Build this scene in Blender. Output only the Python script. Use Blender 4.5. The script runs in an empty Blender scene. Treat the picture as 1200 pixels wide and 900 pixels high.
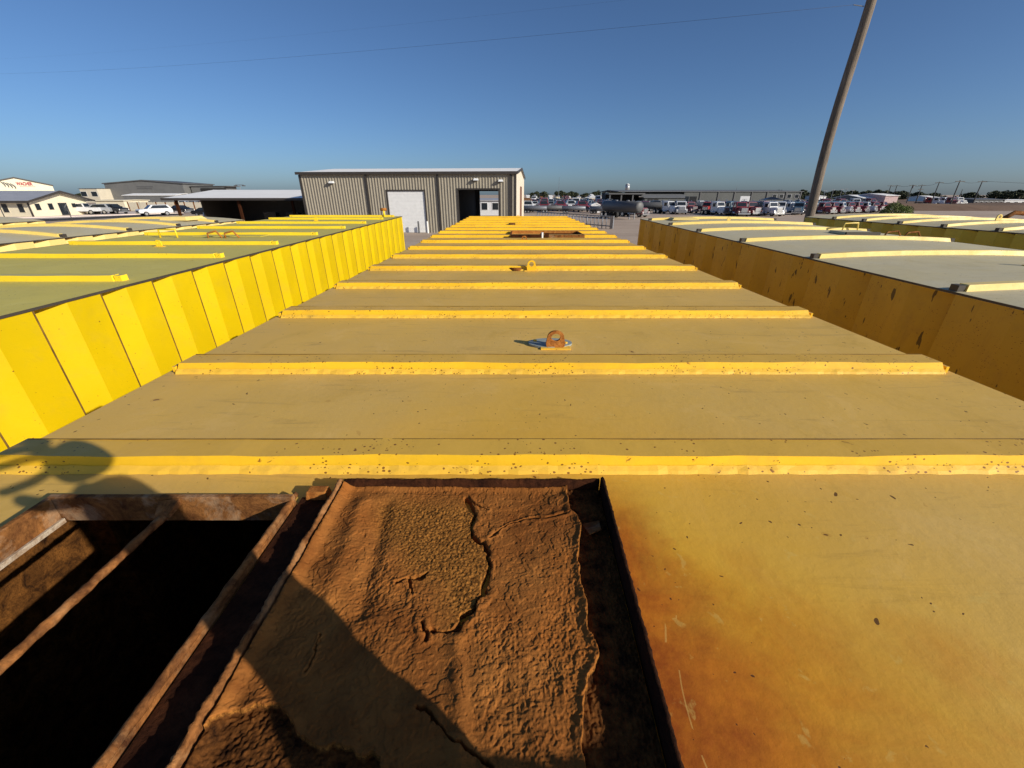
import bpy, bmesh, math, random
import numpy as np
from mathutils import Vector, Matrix
R = math.radians
PI = math.pi
random.seed(7)
SC = bpy.context.scene
COL = SC.collection
# ------------------------------------------------------------------ camera, sky, sun
EYE = 3.3                       # camera height above the ground
ROOF = 2.8                      # height of the middle tank's roof
PITCH = 24.8
cam_d = bpy.data.cameras.new('camera'); cam = bpy.data.objects.new('camera', cam_d); COL.objects.link(cam)
cam.location = (0, 0, EYE); cam.rotation_euler = (R(90 - PITCH), 0, 0)
cam_d.sensor_width = 36; cam_d.lens = 14.4; cam_d.clip_start = 0.02; cam_d.clip_end = 20000
SC.camera = cam
SUN_DIR = Vector((0.85, -0.527, 0.40)).normalized()
SUN_EL = math.asin(SUN_DIR.z); SUN_AZ = math.atan2(SUN_DIR.x, SUN_DIR.y)
W = bpy.data.worlds.new('World'); SC.world = W; W.use_nodes = True
nt = W.node_tree; bg = nt.nodes['Background']
sky = nt.nodes.new('ShaderNodeTexSky'); sky.sky_type = 'NISHITA'; sky.sun_disc = False
sky.sun_elevation = SUN_EL; sky.sun_rotation = SUN_AZ
sky.altitude = 0; sky.air_density = 0.75; sky.dust_density = 1.0; sky.ozone_density = 6.0
nt.links.new(sky.outputs[0], bg.inputs[0]); bg.inputs[1].default_value = 0.099
sd = bpy.data.lights.new('sun', 'SUN'); sd.energy = 5.0; sd.angle = R(0.5); sd.color = (1.0, 0.92, 0.79)
so = bpy.data.objects.new('sun', sd); COL.objects.link(so); so.rotation_euler = SUN_DIR.to_track_quat('Z', 'Y').to_euler()
so.location = (20, -15, 20)
SC.view_settings.view_transform = 'Standard'; SC.view_settings.look = 'None'
SC.view_settings.exposure = 0.0; SC.view_settings.gamma = 1.0
CP, SP = math.cos(R(PITCH)), math.sin(R(PITCH))
F = 480.0; Y0 = 450 - F * math.tan(R(PITCH))

def ray(px, py):
    dx, dy = (px - 600) / F, (450 - py) / F
    return Vector((dx, CP + dy * SP, -SP + dy * CP))
def onz(px, py, z):               # point at height z seen at photo position
    d = ray(px, py); t = (z - EYE) / d.z
    return Vector((d.x * t, d.y * t, z))
def G(px, py): return onz(px, py, 0.0)

# ------------------------------------------------------------------ materials
def new_mat(name):
    m = bpy.data.materials.new(name); m.use_nodes = True
    return m, m.node_tree, m.node_tree.nodes['Principled BSDF']
def N(t, k, **kw):
    n = t.nodes.new(k)
    for a, b in kw.items(): setattr(n, a, b)
    return n
def noise(t, scale, detail=4, rough=0.55, vec=None, dist=0.0):
    n = N(t, 'ShaderNodeTexNoise'); n.inputs['Scale'].default_value = scale
    n.inputs['Detail'].default_value = detail; n.inputs['Roughness'].default_value = rough
    n.inputs['Distortion'].default_value = dist
    if vec is not None: t.links.new(vec, n.inputs['Vector'])
    return n.outputs['Fac']
def ramp(t, src, a, b, lo=0.0, hi=1.0):
    n = N(t, 'ShaderNodeMapRange'); n.inputs[1].default_value = a; n.inputs[2].default_value = b
    n.inputs[3].default_value = lo; n.inputs[4].default_value = hi; n.clamp = True
    t.links.new(src, n.inputs[0]); return n.outputs[0]
def mixc(t, fac, a, b):
    n = N(t, 'ShaderNodeMix', data_type='RGBA')
    if isinstance(fac, float): n.inputs[0].default_value = fac
    else: t.links.new(fac, n.inputs[0])
    for i, v in ((6, a), (7, b)):
        if isinstance(v, tuple): n.inputs[i].default_value = (*v, 1)
        else: t.links.new(v, n.inputs[i])
    return n.outputs[2]
def mth(t, op, a, b=0.0):
    n = N(t, 'ShaderNodeMath', operation=op)
    for i, v in ((0, a), (1, b)):
        if isinstance(v, (int, float)): n.inputs[i].default_value = v
        else: t.links.new(v, n.inputs[i])
    return n.outputs[0]
def bump(t, b, h, strength, dist):
    n = N(t, 'ShaderNodeBump'); n.inputs['Strength'].default_value = strength; n.inputs['Distance'].default_value = dist
    t.links.new(h, n.inputs['Height']); t.links.new(n.outputs[0], b.inputs['Normal'])
def coord(t, scale=(1, 1, 1), which='Object', rot=(0, 0, 0)):
    c = N(t, 'ShaderNodeTexCoord'); m = N(t, 'ShaderNodeMapping'); m.inputs['Scale'].default_value = scale
    m.inputs['Rotation'].default_value = rot
    t.links.new(c.outputs[which], m.inputs['Vector']); return m.outputs[0]
def spots(t, vec, scale, size, amount, seed_scale=1.0):
    """round chips of random size; returns mask"""
    v = N(t, 'ShaderNodeTexVoronoi'); v.inputs['Scale'].default_value = scale; t.links.new(vec, v.inputs['Vector'])
    s = N(t, 'ShaderNodeSeparateColor'); t.links.new(v.outputs['Color'], s.inputs[0])
    pick = mth(t, 'GREATER_THAN', s.outputs[0], 1 - amount)
    rad = mth(t, 'MULTIPLY', mth(t, 'POWER', s.outputs[1], 3.0), size)
    near = mth(t, 'LESS_THAN', v.outputs['Distance'], rad)
    return mth(t, 'MULTIPLY', pick, near)

def simple(name, col, rough=0.6, metal=0.0, var=0.12, scale=3.0, spec=0.5, grime=0.0, bmp=0.0):
    m, t, b = new_mat(name)
    vec = coord(t)
    f = noise(t, scale, 5, 0.6, vec)
    lo = tuple(c * (1 - var) for c in col); hi = tuple(min(1, c * (1 + var)) for c in col)
    c = mixc(t, ramp(t, f, .35, .65), lo, hi)
    if grime:
        g = noise(t, scale * 4, 6, 0.7, vec)
        c = mixc(t, mth(t, 'MULTIPLY', ramp(t, g, .5, .7), grime), c, (0.13, 0.10, 0.07))
    t.links.new(c, b.inputs['Base Color'])
    b.inputs['Roughness'].default_value = rough; b.inputs['Metallic'].default_value = metal
    b.inputs['Specular IOR Level'].default_value = spec
    if bmp: bump(t, b, noise(t, scale * 20, 4, 0.6, vec), bmp, 0.01)
    return m

def yellow_paint(name, col, rough=0.45, speck=0.5, dirt=0.25, chip=0.02, spec=0.5, streak=False, settled=None):
    m, t, b = new_mat(name)
    vec = coord(t)
    f = noise(t, 1.7, 6, 0.6, vec, 0.6)
    c = mixc(t, ramp(t, f, .3, .7), tuple(x * .90 for x in col), tuple(min(1, x * 1.07) for x in col))
    g = noise(t, 7, 6, 0.72, vec)
    c = mixc(t, mth(t, 'MULTIPLY', ramp(t, g, .52, .72), dirt), c, (0.30, 0.19, 0.06))
    if streak:
        sv = coord(t, (9, 9, .7))
        s_ = noise(t, 2.2, 6, .7, sv)
        c = mixc(t, mth(t, 'MULTIPLY', ramp(t, s_, .55, .75), .35), c, (0.25, 0.13, 0.03))
        av = coord(t, (9, 9, 2.4), rot=(0.45, 0.0, 0.0))
        a_ = noise(t, 2.6, 3, .5, av)
        c = mixc(t, ramp(t, a_, .655, .672, 0, .85), c, (0.040, 0.022, 0.010))
    if settled:     # dust that has settled on faces that look up
        tc = N(t, 'ShaderNodeTexCoord'); sn = N(t, 'ShaderNodeSeparateXYZ'); t.links.new(tc.outputs['Normal'], sn.inputs[0])
        c = mixc(t, ramp(t, sn.outputs[2], .6, .9, 0, .92), c, mixc(t, ramp(t, g, .3, .7), settled, tuple(v * .88 for v in settled)))
    m1 = mth(t, 'MAXIMUM', mth(t, 'MULTIPLY', spots(t, coord(t, (1, 1, 1.6)), 150, .50, min(1, speck * 2.6)), mth(t, 'GREATER_THAN', noise(t, 5, 4, .7, vec), .50)), spots(t, vec, 60, .24, speck * .5))
    c = mixc(t, mth(t, 'MULTIPLY', m1, 0.85), c, (0.16, 0.045, 0.012))
    g2 = noise(t, 28, 5, 0.7, vec, 1.0)
    c = mixc(t, ramp(t, g2, .70 - chip, .76 - chip, 0, .85), c, (0.20, 0.065, 0.018))
    t.links.new(c, b.inputs['Base Color'])
    t.links.new(ramp(t, g, .3, .7, rough - .08, rough + .12), b.inputs['Roughness'])
    b.inputs['Specular IOR Level'].default_value = spec
    bump(t, b, noise(t, 60, 4, 0.6, vec), 0.12, 0.004)
    return m

def roof_paint(name, paint, dust, spec=0.5, rough=0.42, stained=False, amount=0.5, edge=None):
    """painted steel plate with settled dust, scuffs and rust chips (world-scale object coordinates)"""
    m, t, b = new_mat(name)
    vec = coord(t)
    f = noise(t, 1.1, 6, 0.62, vec, .8)
    fine = noise(t, 24, 6, 0.7, vec)
    fac = mth(t, 'ADD', ramp(t, f, .28, .72, amount - .22, amount + .22), ramp(t, fine, .3, .7, -.06, .06))
    c = mixc(t, fac, paint, dust)
    sv = coord(t, (.8, 7, 1), rot=(0, 0, .35))
    sc_ = noise(t, 3.0, 7, .72, sv, 1.2)
    c = mixc(t, ramp(t, sc_, .56, .68, 0, .30), c, (0.20, 0.14, 0.06))
    blot = noise(t, 2.6, 7, .74, vec, 1.6)
    c = mixc(t, ramp(t, blot, .56, .60, 0, .16), c, tuple(min(1, v * 1.25 + .03) for v in dust))
    c = mixc(t, ramp(t, blot, .30, .44, .30, 0), c, tuple(v * .62 for v in paint))
    hair = noise(t, 9, 6, .8, coord(t, (1.2, 14, 1), rot=(0, 0, -.5)), 2.5)
    c = mixc(t, ramp(t, hair, .655, .675, 0, .38), c, (0.13, 0.075, 0.03))
    if stained:
        s = N(t, 'ShaderNodeSeparateXYZ'); t.links.new(vec, s.inputs[0])
        x, y = s.outputs[0], s.outputs[1]
        # yellow less dusty paint near the hatch
        dx = mth(t, 'ABSOLUTE', mth(t, 'SUBTRACT', x, .1)); dy = mth(t, 'SUBTRACT', y, .25)
        d = mth(t, 'SQRT', mth(t, 'ADD', mth(t, 'MULTIPLY', mth(t, 'MULTIPLY', dx, dx), 1.9), mth(t, 'MULTIPLY', dy, dy)))
        wob = mth(t, 'ADD', d, mth(t, 'MULTIPLY', mth(t, 'SUBTRACT', noise(t, 3.5, 6, .65, vec, .6), .5), .40))
        c = mixc(t, ramp(t, wob, .25, .95, .80, 0), c, (0.74, 0.39, 0.018))
        # rust wash right of the lid and towards the tank end
        dx2 = mth(t, 'MULTIPLY', mth(t, 'ABSOLUTE', mth(t, 'SUBTRACT', x, .19)), 1.35)
        d2 = mth(t, 'ADD', dx2, mth(t, 'MULTIPLY', mth(t, 'MAXIMUM', mth(t, 'SUBTRACT', y, .30), 0), 2.1))
        w2 = mth(t, 'ADD', d2, mth(t, 'MULTIPLY', mth(t, 'SUBTRACT', noise(t, 5.5, 7, .68, vec, .8), .5), .9))
        dark = mixc(t, ramp(t, noise(t, 14, 6, .7, vec), .35, .68), (0.42, 0.105, 0.006), (0.62, 0.22, 0.012))
        c = mixc(t, ramp(t, w2, .05, .60, .85, 0), c, dark)
        ex = mth(t, 'SUBTRACT', x, .165); ew = mth(t, 'ADD', mth(t, 'MULTIPLY', ex, mth(t, 'ADD', mth(t, 'MULTIPLY', y, 9.0), 1.6)), mth(t, 'MULTIPLY', mth(t, 'SUBTRACT', noise(t, 9, 7, .72, vec, 1.2), .5), .9))
        on_r = mth(t, 'MULTIPLY', mth(t, 'GREATER_THAN', x, .16), ramp(t, y, .50, .66, 1, 0))
        c = mixc(t, mth(t, 'MULTIPLY', on_r, ramp(t, ew, .10, .62, .92, 0)), c, mixc(t, ramp(t, noise(t, 22, 6, .7, vec), .35, .65), (0.30, 0.065, 0.006), (0.56, 0.17, 0.012)))
        # worn pale patches inside the wash
        c = mixc(t, ramp(t, noise(t, 38, 4, .6, vec, .4), .64, .70, 0, .35), c, (0.70, 0.48, 0.12))
        # curved scratches: rings about a fixed centre broken by noise
        rx = mth(t, 'SUBTRACT', x, .56); ry = mth(t, 'SUBTRACT', y, .22)
        rr = mth(t, 'SQRT', mth(t, 'ADD', mth(t, 'MULTIPLY', rx, rx), mth(t, 'MULTIPLY', ry, ry)))
        rr = mth(t, 'ADD', rr, mth(t, 'MULTIPLY', mth(t, 'SUBTRACT', noise(t, 6, 3, .5, vec), .5), .012))
        band = mth(t, 'MULTIPLY', mth(t, 'LESS_THAN', mth(t, 'ABSOLUTE', mth(t, 'SUBTRACT', rr, .385)), .0011),
                   mth(t, 'GREATER_THAN', noise(t, 12, 2, .5, vec), .47))
        band2 = mth(t, 'MULTIPLY', mth(t, 'LESS_THAN', mth(t, 'ABSOLUTE', mth(t, 'SUBTRACT', rr, .372)), .0008),
                   mth(t, 'GREATER_THAN', noise(t, 17, 2, .5, vec), .5))
        inx = mth(t, 'MULTIPLY', mth(t, 'LESS_THAN', x, .40), mth(t, 'LESS_THAN', y, .36))
        c = mixc(t, mth(t, 'MULTIPLY', mth(t, 'MAXIMUM', band, band2), mth(t, 'MULTIPLY', inx, .38)), c, (0.75, 0.50, 0.14))
    warp = N(t, 'ShaderNodeVectorMath', operation='ADD'); t.links.new(vec, warp.inputs[0])
    wn = N(t, 'ShaderNodeTexNoise'); wn.inputs['Scale'].default_value = 22; t.links.new(vec, wn.inputs['Vector'])
    wm = N(t, 'ShaderNodeVectorMath', operation='SCALE'); wm.inputs['Scale'].default_value = .045; t.links.new(wn.outputs['Color'], wm.inputs[0])
    t.links.new(wm.outputs[0], warp.inputs[1])
    m1 = spots(t, warp.outputs[0], 13, .085, .38)
    m2 = spots(t, warp.outputs[0], 34, .14, .45)
    m2 = mth(t, 'MAXIMUM', m2, mth(t, 'MULTIPLY', spots(t, warp.outputs[0], 85, .24, .5), mth(t, 'GREATER_THAN', noise(t, 4, 4, .7, vec), .48)))
    mm = mth(t, 'MAXIMUM', m1, m2)
    c = mixc(t, mth(t, 'MULTIPLY', mm, .88), c, (0.075, 0.028, 0.012))
    halo = spots(t, warp.outputs[0], 13, .20, .38)
    c = mixc(t, mth(t, 'MULTIPLY', halo, .20), c, (0.30, 0.11, 0.02))
    t.links.new(c, b.inputs['Base Color'])
    t.links.new(ramp(t, f, .3, .7, rough, rough + .16), b.inputs['Roughness'])
    b.inputs['Specular IOR Level'].default_value = spec
    hh = mth(t, 'SUBTRACT', mth(t, 'MULTIPLY', noise(t, 45, 5, .65, vec), .5), mth(t, 'MULTIPLY', mm, .8))
    bump(t, b, mth(t, 'ADD', hh, mth(t, 'MULTIPLY', noise(t, 1.7, 2, .5, vec), 9.0)), 0.34, 0.005)
    return m

def rust(name, lo=(0.05, 0.018, 0.008), hi=(0.36, 0.135, 0.032), pale=None, scale=14, bs=0.8, palea=0.0):
    m, t, b = new_mat(name)
    vec = coord(t)
    f = noise(t, scale, 8, .7, vec, .7); g = noise(t, scale * 7, 5, .7, vec)
    c = mixc(t, ramp(t, f, .32, .66), lo, hi)
    c = mixc(t, ramp(t, g, .45, .70, 0, .55), c, tuple(x * .35 for x in lo))
    if pale:
        c = mixc(t, ramp(t, noise(t, scale * .6, 6, .7, vec, .5), .50, .60, 0, palea), c, pale)
    t.links.new(c, b.inputs['Base Color'])
    b.inputs['Roughness'].default_value = .9; b.inputs['Specular IOR Level'].default_value = .08
    bump(t, b, mth(t, 'ADD', f, mth(t, 'MULTIPLY', g, .5)), bs, 0.006)
    return m

M = {}
M['roof_mid'] = roof_paint('dusty_yellow_roof', (0.74, 0.44, 0.045), (0.64, 0.42, 0.135), stained=True, amount=.60, spec=.22, rough=.5)
M['roof_side'] = roof_paint('dusty_side_roof', (0.68, 0.51, 0.13), (0.55, 0.50, 0.35), amount=.78, rough=.5, spec=.45)
M['roof_left'] = roof_paint('olive_side_roof', (0.64, 0.51, 0.05), (0.55, 0.48, 0.14), amount=.60, rough=.5, spec=.3)
M['rib'] = yellow_paint('rib_yellow', (0.93, 0.55, 0.025), .45, speck=.22, dirt=.22, chip=.05, settled=(0.72, 0.43, 0.07), spec=.25)
M['weld'] = yellow_paint('weld_yellow', (0.88, 0.53, 0.055), .6, speck=.6, dirt=.45, chip=.07, spec=.3)
M['rib_pale'] = yellow_paint('pale_rib_yellow', (0.90, 0.66, 0.16), .5, speck=.05, dirt=.2, settled=(0.80, 0.62, 0.24))
M['rib_left'] = yellow_paint('left_rib_yellow', (0.92, 0.66, 0.02), .5, speck=.05, dirt=.12, settled=(0.48, 0.42, 0.12))
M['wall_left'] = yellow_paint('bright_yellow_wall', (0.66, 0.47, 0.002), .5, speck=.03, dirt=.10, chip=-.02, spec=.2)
M['wall_glare'] = yellow_paint('glare_yellow_wall', (0.88, 0.66, 0.22), .5, speck=.03, dirt=.1, chip=-.02)  # yellow made paler to put the sun's glare into the colour
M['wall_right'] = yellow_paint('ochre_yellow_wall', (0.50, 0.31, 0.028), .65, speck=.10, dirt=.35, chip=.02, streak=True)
M['wall_olive'] = yellow_paint('olive_yellow_wall', (0.55, 0.45, 0.04), .5, speck=.05, dirt=.2)
M['wall_mid'] = yellow_paint('middle_tank_wall', (0.85, 0.52, 0.03), .5)
M['seam'] = simple('dirty_seam', (0.16, 0.09, 0.015), .7, var=.4, scale=20)
M['edge'] = simple('dark_edge_and_gap_shade', (0.05, 0.04, 0.03), .7)
M['rust'] = rust('rust_bare')
M['rust_bar'] = rust('rust_bar', (0.07, 0.026, 0.012), (0.40, 0.16, 0.045), (0.55, 0.30, 0.13), 22, .6, .3)
M['rust_frame'] = rust('rust_frame', (0.07, 0.024, 0.010), (0.38, 0.16, 0.045), (0.52, 0.38, 0.24), 18, .5, .35)
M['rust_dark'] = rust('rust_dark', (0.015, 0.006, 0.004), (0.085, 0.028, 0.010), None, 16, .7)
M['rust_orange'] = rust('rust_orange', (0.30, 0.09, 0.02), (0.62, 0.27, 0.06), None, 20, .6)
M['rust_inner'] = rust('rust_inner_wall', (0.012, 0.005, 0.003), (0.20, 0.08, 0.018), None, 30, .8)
M['lip_shade_rust'] = rust('lip_shade_rust', (0.007, 0.004, 0.003), (0.045, 0.016, 0.007), None, 16, .7)  # rust blackened to paint in the shade on the lid's right lip
M['cap'] = simple('grey_blue_cap', (0.30, 0.33, 0.30), .55, 0.0, var=.15, scale=30, grime=.3)
M['tan'] = simple('tan_metal_siding', (0.33, 0.295, 0.23), .6, var=.05, spec=.25)
M['tan_light'] = simple('light_tan_siding', (0.60, 0.53, 0.42), .5, var=.05)
M['brown'] = simple('brown_trim', (0.045, 0.038, 0.032), .5)
M['white'] = simple('white_paint', (0.78, 0.78, 0.76), .45, var=.05)
M['white_roof'] = simple('white_metal_roof', (0.92, 0.90, 0.85), .6, var=.03, scale=.4, spec=.15)
M['cream'] = simple('cream_siding', (0.74, 0.66, 0.48), .55, var=.05, scale=.5)
M['cream_dim'] = simple('cream_grey_siding', (0.58, 0.52, 0.40), .55, var=.05, scale=.5)
M['grey_roof'] = simple('grey_metal_roof', (0.36, 0.36, 0.37), .4, var=.08, scale=.5)
M['grey'] = simple('grey_siding', (0.15, 0.15, 0.145), .55, var=.08, scale=.3)
M['grey_dk'] = simple('dark_grey_siding', (0.10, 0.10, 0.10), .55, var=.08, scale=.3)
M['dark'] = simple('dark_interior', (0.018, 0.017, 0.016), .8)
M['glass'] = simple('dark_glass', (0.02, 0.025, 0.03), .08, var=.1)
M['tyre'] = simple('tyre_rubber', (0.015, 0.015, 0.015), .8)
M['chrome'] = simple('bright_rim', (0.5, 0.5, 0.5), .25, .8)
M['lamp'] = simple('lamp_lens', (0.75, 0.74, 0.7), .15)
M['maroon'] = simple('maroon_paint', (0.20, 0.035, 0.045), .25, var=.1)
M['black'] = simple('black_paint', (0.012, 0.012, 0.014), .25, var=.1)
M['silver'] = simple('silver_paint', (0.42, 0.43, 0.44), .28, .3, var=.08)
M['vwhite'] = simple('vehicle_white_paint', (0.66, 0.66, 0.66), .22, var=.04)
M['blue'] = simple('blue_grey_paint', (0.10, 0.17, 0.23), .35, var=.1)
M['red'] = simple('red_paint', (0.42, 0.05, 0.04), .3, var=.1)
M['steel'] = simple('galvanised_steel', (0.19, 0.20, 0.22), .5, .4, var=.15, scale=8)
M['wire'] = simple('wire_black', (0.03, 0.03, 0.035), .6)
M['skin'] = simple('skin', (0.50, 0.30, 0.21), .55)
M['denim'] = simple('denim_cloth', (0.06, 0.09, 0.17), .9, scale=60)
M['shirt'] = simple('grey_shirt_cloth', (0.22, 0.23, 0.25), .9, scale=60)
M['leather'] = simple('brown_boot_leather', (0.12, 0.06, 0.03), .6, scale=30)
M['hair'] = simple('dark_hair', (0.03, 0.02, 0.015), .6, scale=60)

def wood_mat():
    m, t, b = new_mat('weathered_pole_wood')
    v = coord(t, (14, 14, .5)); f = noise(t, 3.5, 8, .75, v, .6); g = noise(t, 1.2, 3, .5, coord(t, (1, 1, .6)))
    c = mixc(t, ramp(t, f, .35, .65), (0.085, 0.062, 0.045), (0.30, 0.24, 0.18))
    c = mixc(t, ramp(t, g, .5, .75, 0, .5), c, (0.10, 0.075, 0.055))
    t.links.new(c, b.inputs['Base Color']); b.inputs['Roughness'].default_value = .85; bump(t, b, f, .8, .02)
    return m
M['wood'] = wood_mat()
def ground_mat(name, a, b_, c_, s=.12):
    m, t, b = new_mat(name)
    v = coord(t); f = noise(t, s, 8, .6, v, .5); g = noise(t, 6, 6, .75, v); st = noise(t, 1.0, 6, .6, coord(t, (.02, .35, 1), rot=(0, 0, .3)))
    c = mixc(t, ramp(t, f, .35, .65), a, b_)
    c = mixc(t, ramp(t, g, .45, .7, 0, .45), c, c_)
    c = mixc(t, ramp(t, st, .52, .68, 0, .4), c, c_)
    t.links.new(c, b.inputs['Base Color']); b.inputs['Roughness'].default_value = .95
    b.inputs['Specular IOR Level'].default_value = .15
    bump(t, b, g, .6, .03); return m
M['gravel'] = ground_mat('caliche_gravel', (0.44, 0.34, 0.26), (0.52, 0.42, 0.33), (0.26, 0.19, 0.14))
M['concrete'] = ground_mat('pale_concrete', (0.66, 0.55, 0.48), (0.72, 0.62, 0.55), (0.48, 0.40, 0.34))
M['asphalt'] = ground_mat('asphalt', (0.055, 0.052, 0.05), (0.075, 0.07, 0.066), (0.04, 0.038, 0.036))
M['soil'] = ground_mat('red_brown_soil', (0.17, 0.105, 0.07), (0.24, 0.16, 0.11), (0.09, 0.075, 0.045))
M['drygrass'] = ground_mat('dry_grass_verge', (0.16, 0.13, 0.07), (0.24, 0.20, 0.12), (0.09, 0.085, 0.045), .5)
def leaf_mat(name, a, b_):
    m, t, b = new_mat(name)
    f = noise(t, .8, 5, .6, coord(t)); t.links.new(mixc(t, ramp(t, f, .35, .65), a, b_), b.inputs['Base Color'])
    b.inputs['Roughness'].default_value = .75; b.inputs['Specular IOR Level'].default_value = .25; return m
M['leaf'] = leaf_mat('dark_foliage', (0.028, 0.036, 0.018), (0.065, 0.075, 0.035))
M['leaf_bush'] = leaf_mat('bush_foliage', (0.07, 0.11, 0.02), (0.15, 0.19, 0.05))
M['shed_grey'] = simple('slate_grey_siding', (0.115, 0.12, 0.115), .6, var=.08, scale=.3, spec=.2)
M['slate_roof'] = simple('slate_grey_roof', (0.16, 0.165, 0.17), .6, var=.08, scale=.3, spec=.2)

# ------------------------------------------------------------------ mesh helpers
class MB:
    def __init__(s): s.v = []; s.f = []
    def add(s, vs, fs):
        n = len(s.v); s.v += [tuple(v) for v in vs]; s.f += [tuple(i + n for i in f) for f in fs]; return s
    def box(s, x0, x1, y0, y1, z0, z1, top=None):
        """top=(ax0,ax1,ay0,ay1): insets of the top face"""
        a = top or (0, 0, 0, 0)
        vs = [(x0, y0, z0), (x1, y0, z0), (x1, y1, z0), (x0, y1, z0),
              (x0 + a[0], y0 + a[2], z1), (x1 - a[1], y0 + a[2], z1), (x1 - a[1], y1 - a[3], z1), (x0 + a[0], y1 - a[3], z1)]
        return s.add(vs, [(0, 3, 2, 1), (4, 5, 6, 7), (0, 1, 5, 4), (1, 2, 6, 5), (2, 3, 7, 6), (3, 0, 4, 7)])
    def prism(s, pts, a, b, axis='x'):
        """polygon pts (u,v) extruded between a and b on axis x (u=y,v=z) or y (u=x,v=z) or z"""
        def mk(p, w): return {'x': (w, p[0], p[1]), 'y': (p[0], w, p[1]), 'z': (p[0], p[1], w)}[axis]
        n = len(pts); vs = [mk(p, a) for p in pts] + [mk(p, b) for p in pts]
        fs = [tuple(range(n)), tuple(range(2 * n - 1, n - 1, -1))] + [(i, n + i, n + (i + 1) % n, (i + 1) % n) for i in range(n)]
        return s.add(vs, fs)
    def tube(s, path, r, n=10, cap=True):
        path = [Vector(p) for p in path]; rs = r if isinstance(r, (list, tuple)) else [r] * len(path)
        vs = []; fs = []; u = None
        for i, p in enumerate(path):
            d = (path[min(i + 1, len(path) - 1)] - path[max(i - 1, 0)]).normalized()
            u = d.orthogonal() if u is None else u - d * u.dot(d)
            u.normalize(); w = d.cross(u)
            for k in range(n):
                a = 2 * PI * k / n; vs.append(p + (u * math.cos(a) + w * math.sin(a)) * rs[i])
        for i in range(len(path) - 1):
            for k in range(n):
                k2 = (k + 1) % n; fs.append((i * n + k, i * n + k2, (i + 1) * n + k2, (i + 1) * n + k))
        if cap: fs.append(tuple(range(n - 1, -1, -1))); fs.append(tuple(range((len(path) - 1) * n, len(path) * n)))
        return s.add(vs, fs)
    def build(s, name, mat, parent=None, smooth=False, kind=None, bevel=0.0):
        me = bpy.data.meshes.new(name); me.from_pydata(s.v, [], s.f); me.materials.append(mat)
        bm = bmesh.new(); bm.from_mesh(me); bmesh.ops.recalc_face_normals(bm, faces=bm.faces)
        bm.to_mesh(me); bm.free()
        if smooth:
            for p in me.polygons: p.use_smooth = True
        o = bpy.data.objects.new(name, me); COL.objects.link(o)
        if parent: o.parent = parent
        if kind: o['kind'] = kind
        if bevel:
            b = o.modifiers.new('bevel', 'BEVEL'); b.width = bevel; b.segments = 2; b.limit_method = 'ANGLE'
        return o
def tag(o, label, cat, group=None):
    o['label'] = label; o['category'] = cat
    if group: o['group'] = group
    return o
def thing(name, label, cat, loc=(0, 0, 0), rz=0.0, group=None):
    o = bpy.data.objects.new(name, None); COL.objects.link(o); o.location = loc; o.rotation_euler = (0, 0, rz)
    o.empty_display_size = .2
    return tag(o, label, cat, group)
def dup(root, loc, rz, label, group=None, scale=None):
    r = root.copy(); COL.objects.link(r); r.location = loc; r.rotation_euler = (0, 0, rz); r['label'] = label
    if group: r['group'] = group
    if scale: r.scale = (scale,) * 3
    for ch in list(root.children):
        c = ch.copy(); COL.objects.link(c); c.parent = r
        for g in list(ch.children):
            d = g.copy(); COL.objects.link(d); d.parent = c
    return r
def repaint(root, frm, to):
    """give a copy its own colour"""
    for c in root.children:
        if c.type == 'MESH' and c.data.materials and c.data.materials[0] == frm:
            c.data = c.data.copy(); c.data.materials[0] = to

# ------------------------------------------------------------------ setting: ground
def sheet(name, pts, z, mat, kind='structure'):
    return MB().add([(p[0], p[1], z) for p in pts], [tuple(range(len(pts)))]).build(name, mat, kind=kind)
sheet('ground', [(-6000, -300), (6000, -300), (6000, 9000), (-6000, 9000)], 0, M['gravel'])
sheet('road', [G(-150, 266.5), G(60, 259.2), G(215, 251.6), G(215, 249.9), G(60, 256.3), G(-150, 261.5)], .004, M['asphalt'])
sheet('concrete_lot', [G(-150, 261.3), G(60, 256.2), G(215, 249.8), G(250, 245.5), G(110, 249.2), G(-150, 251)], .008, M['concrete'])
sheet('dirt_field', [(140, 95), (900, 95), (900, 400), (170, 400), (100, 240)], .004, M['soil'])
# curb of the far road
cb = MB(); a, b = G(-150, 261.4), G(215, 249.85)
cb.add([(a.x, a.y, 0), (b.x, b.y, 0), (b.x, b.y + .3, 0), (a.x, a.y + .3, 0), (a.x, a.y, .13), (b.x, b.y, .13), (b.x, b.y + .3, .13), (a.x, a.y + .3, .13)],
       [(0, 1, 5, 4), (4, 5, 6, 7), (1, 2, 6, 5), (2, 3, 7, 6), (3, 0, 4, 7)]).build('kerb', M['concrete'], kind='structure')

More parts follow.
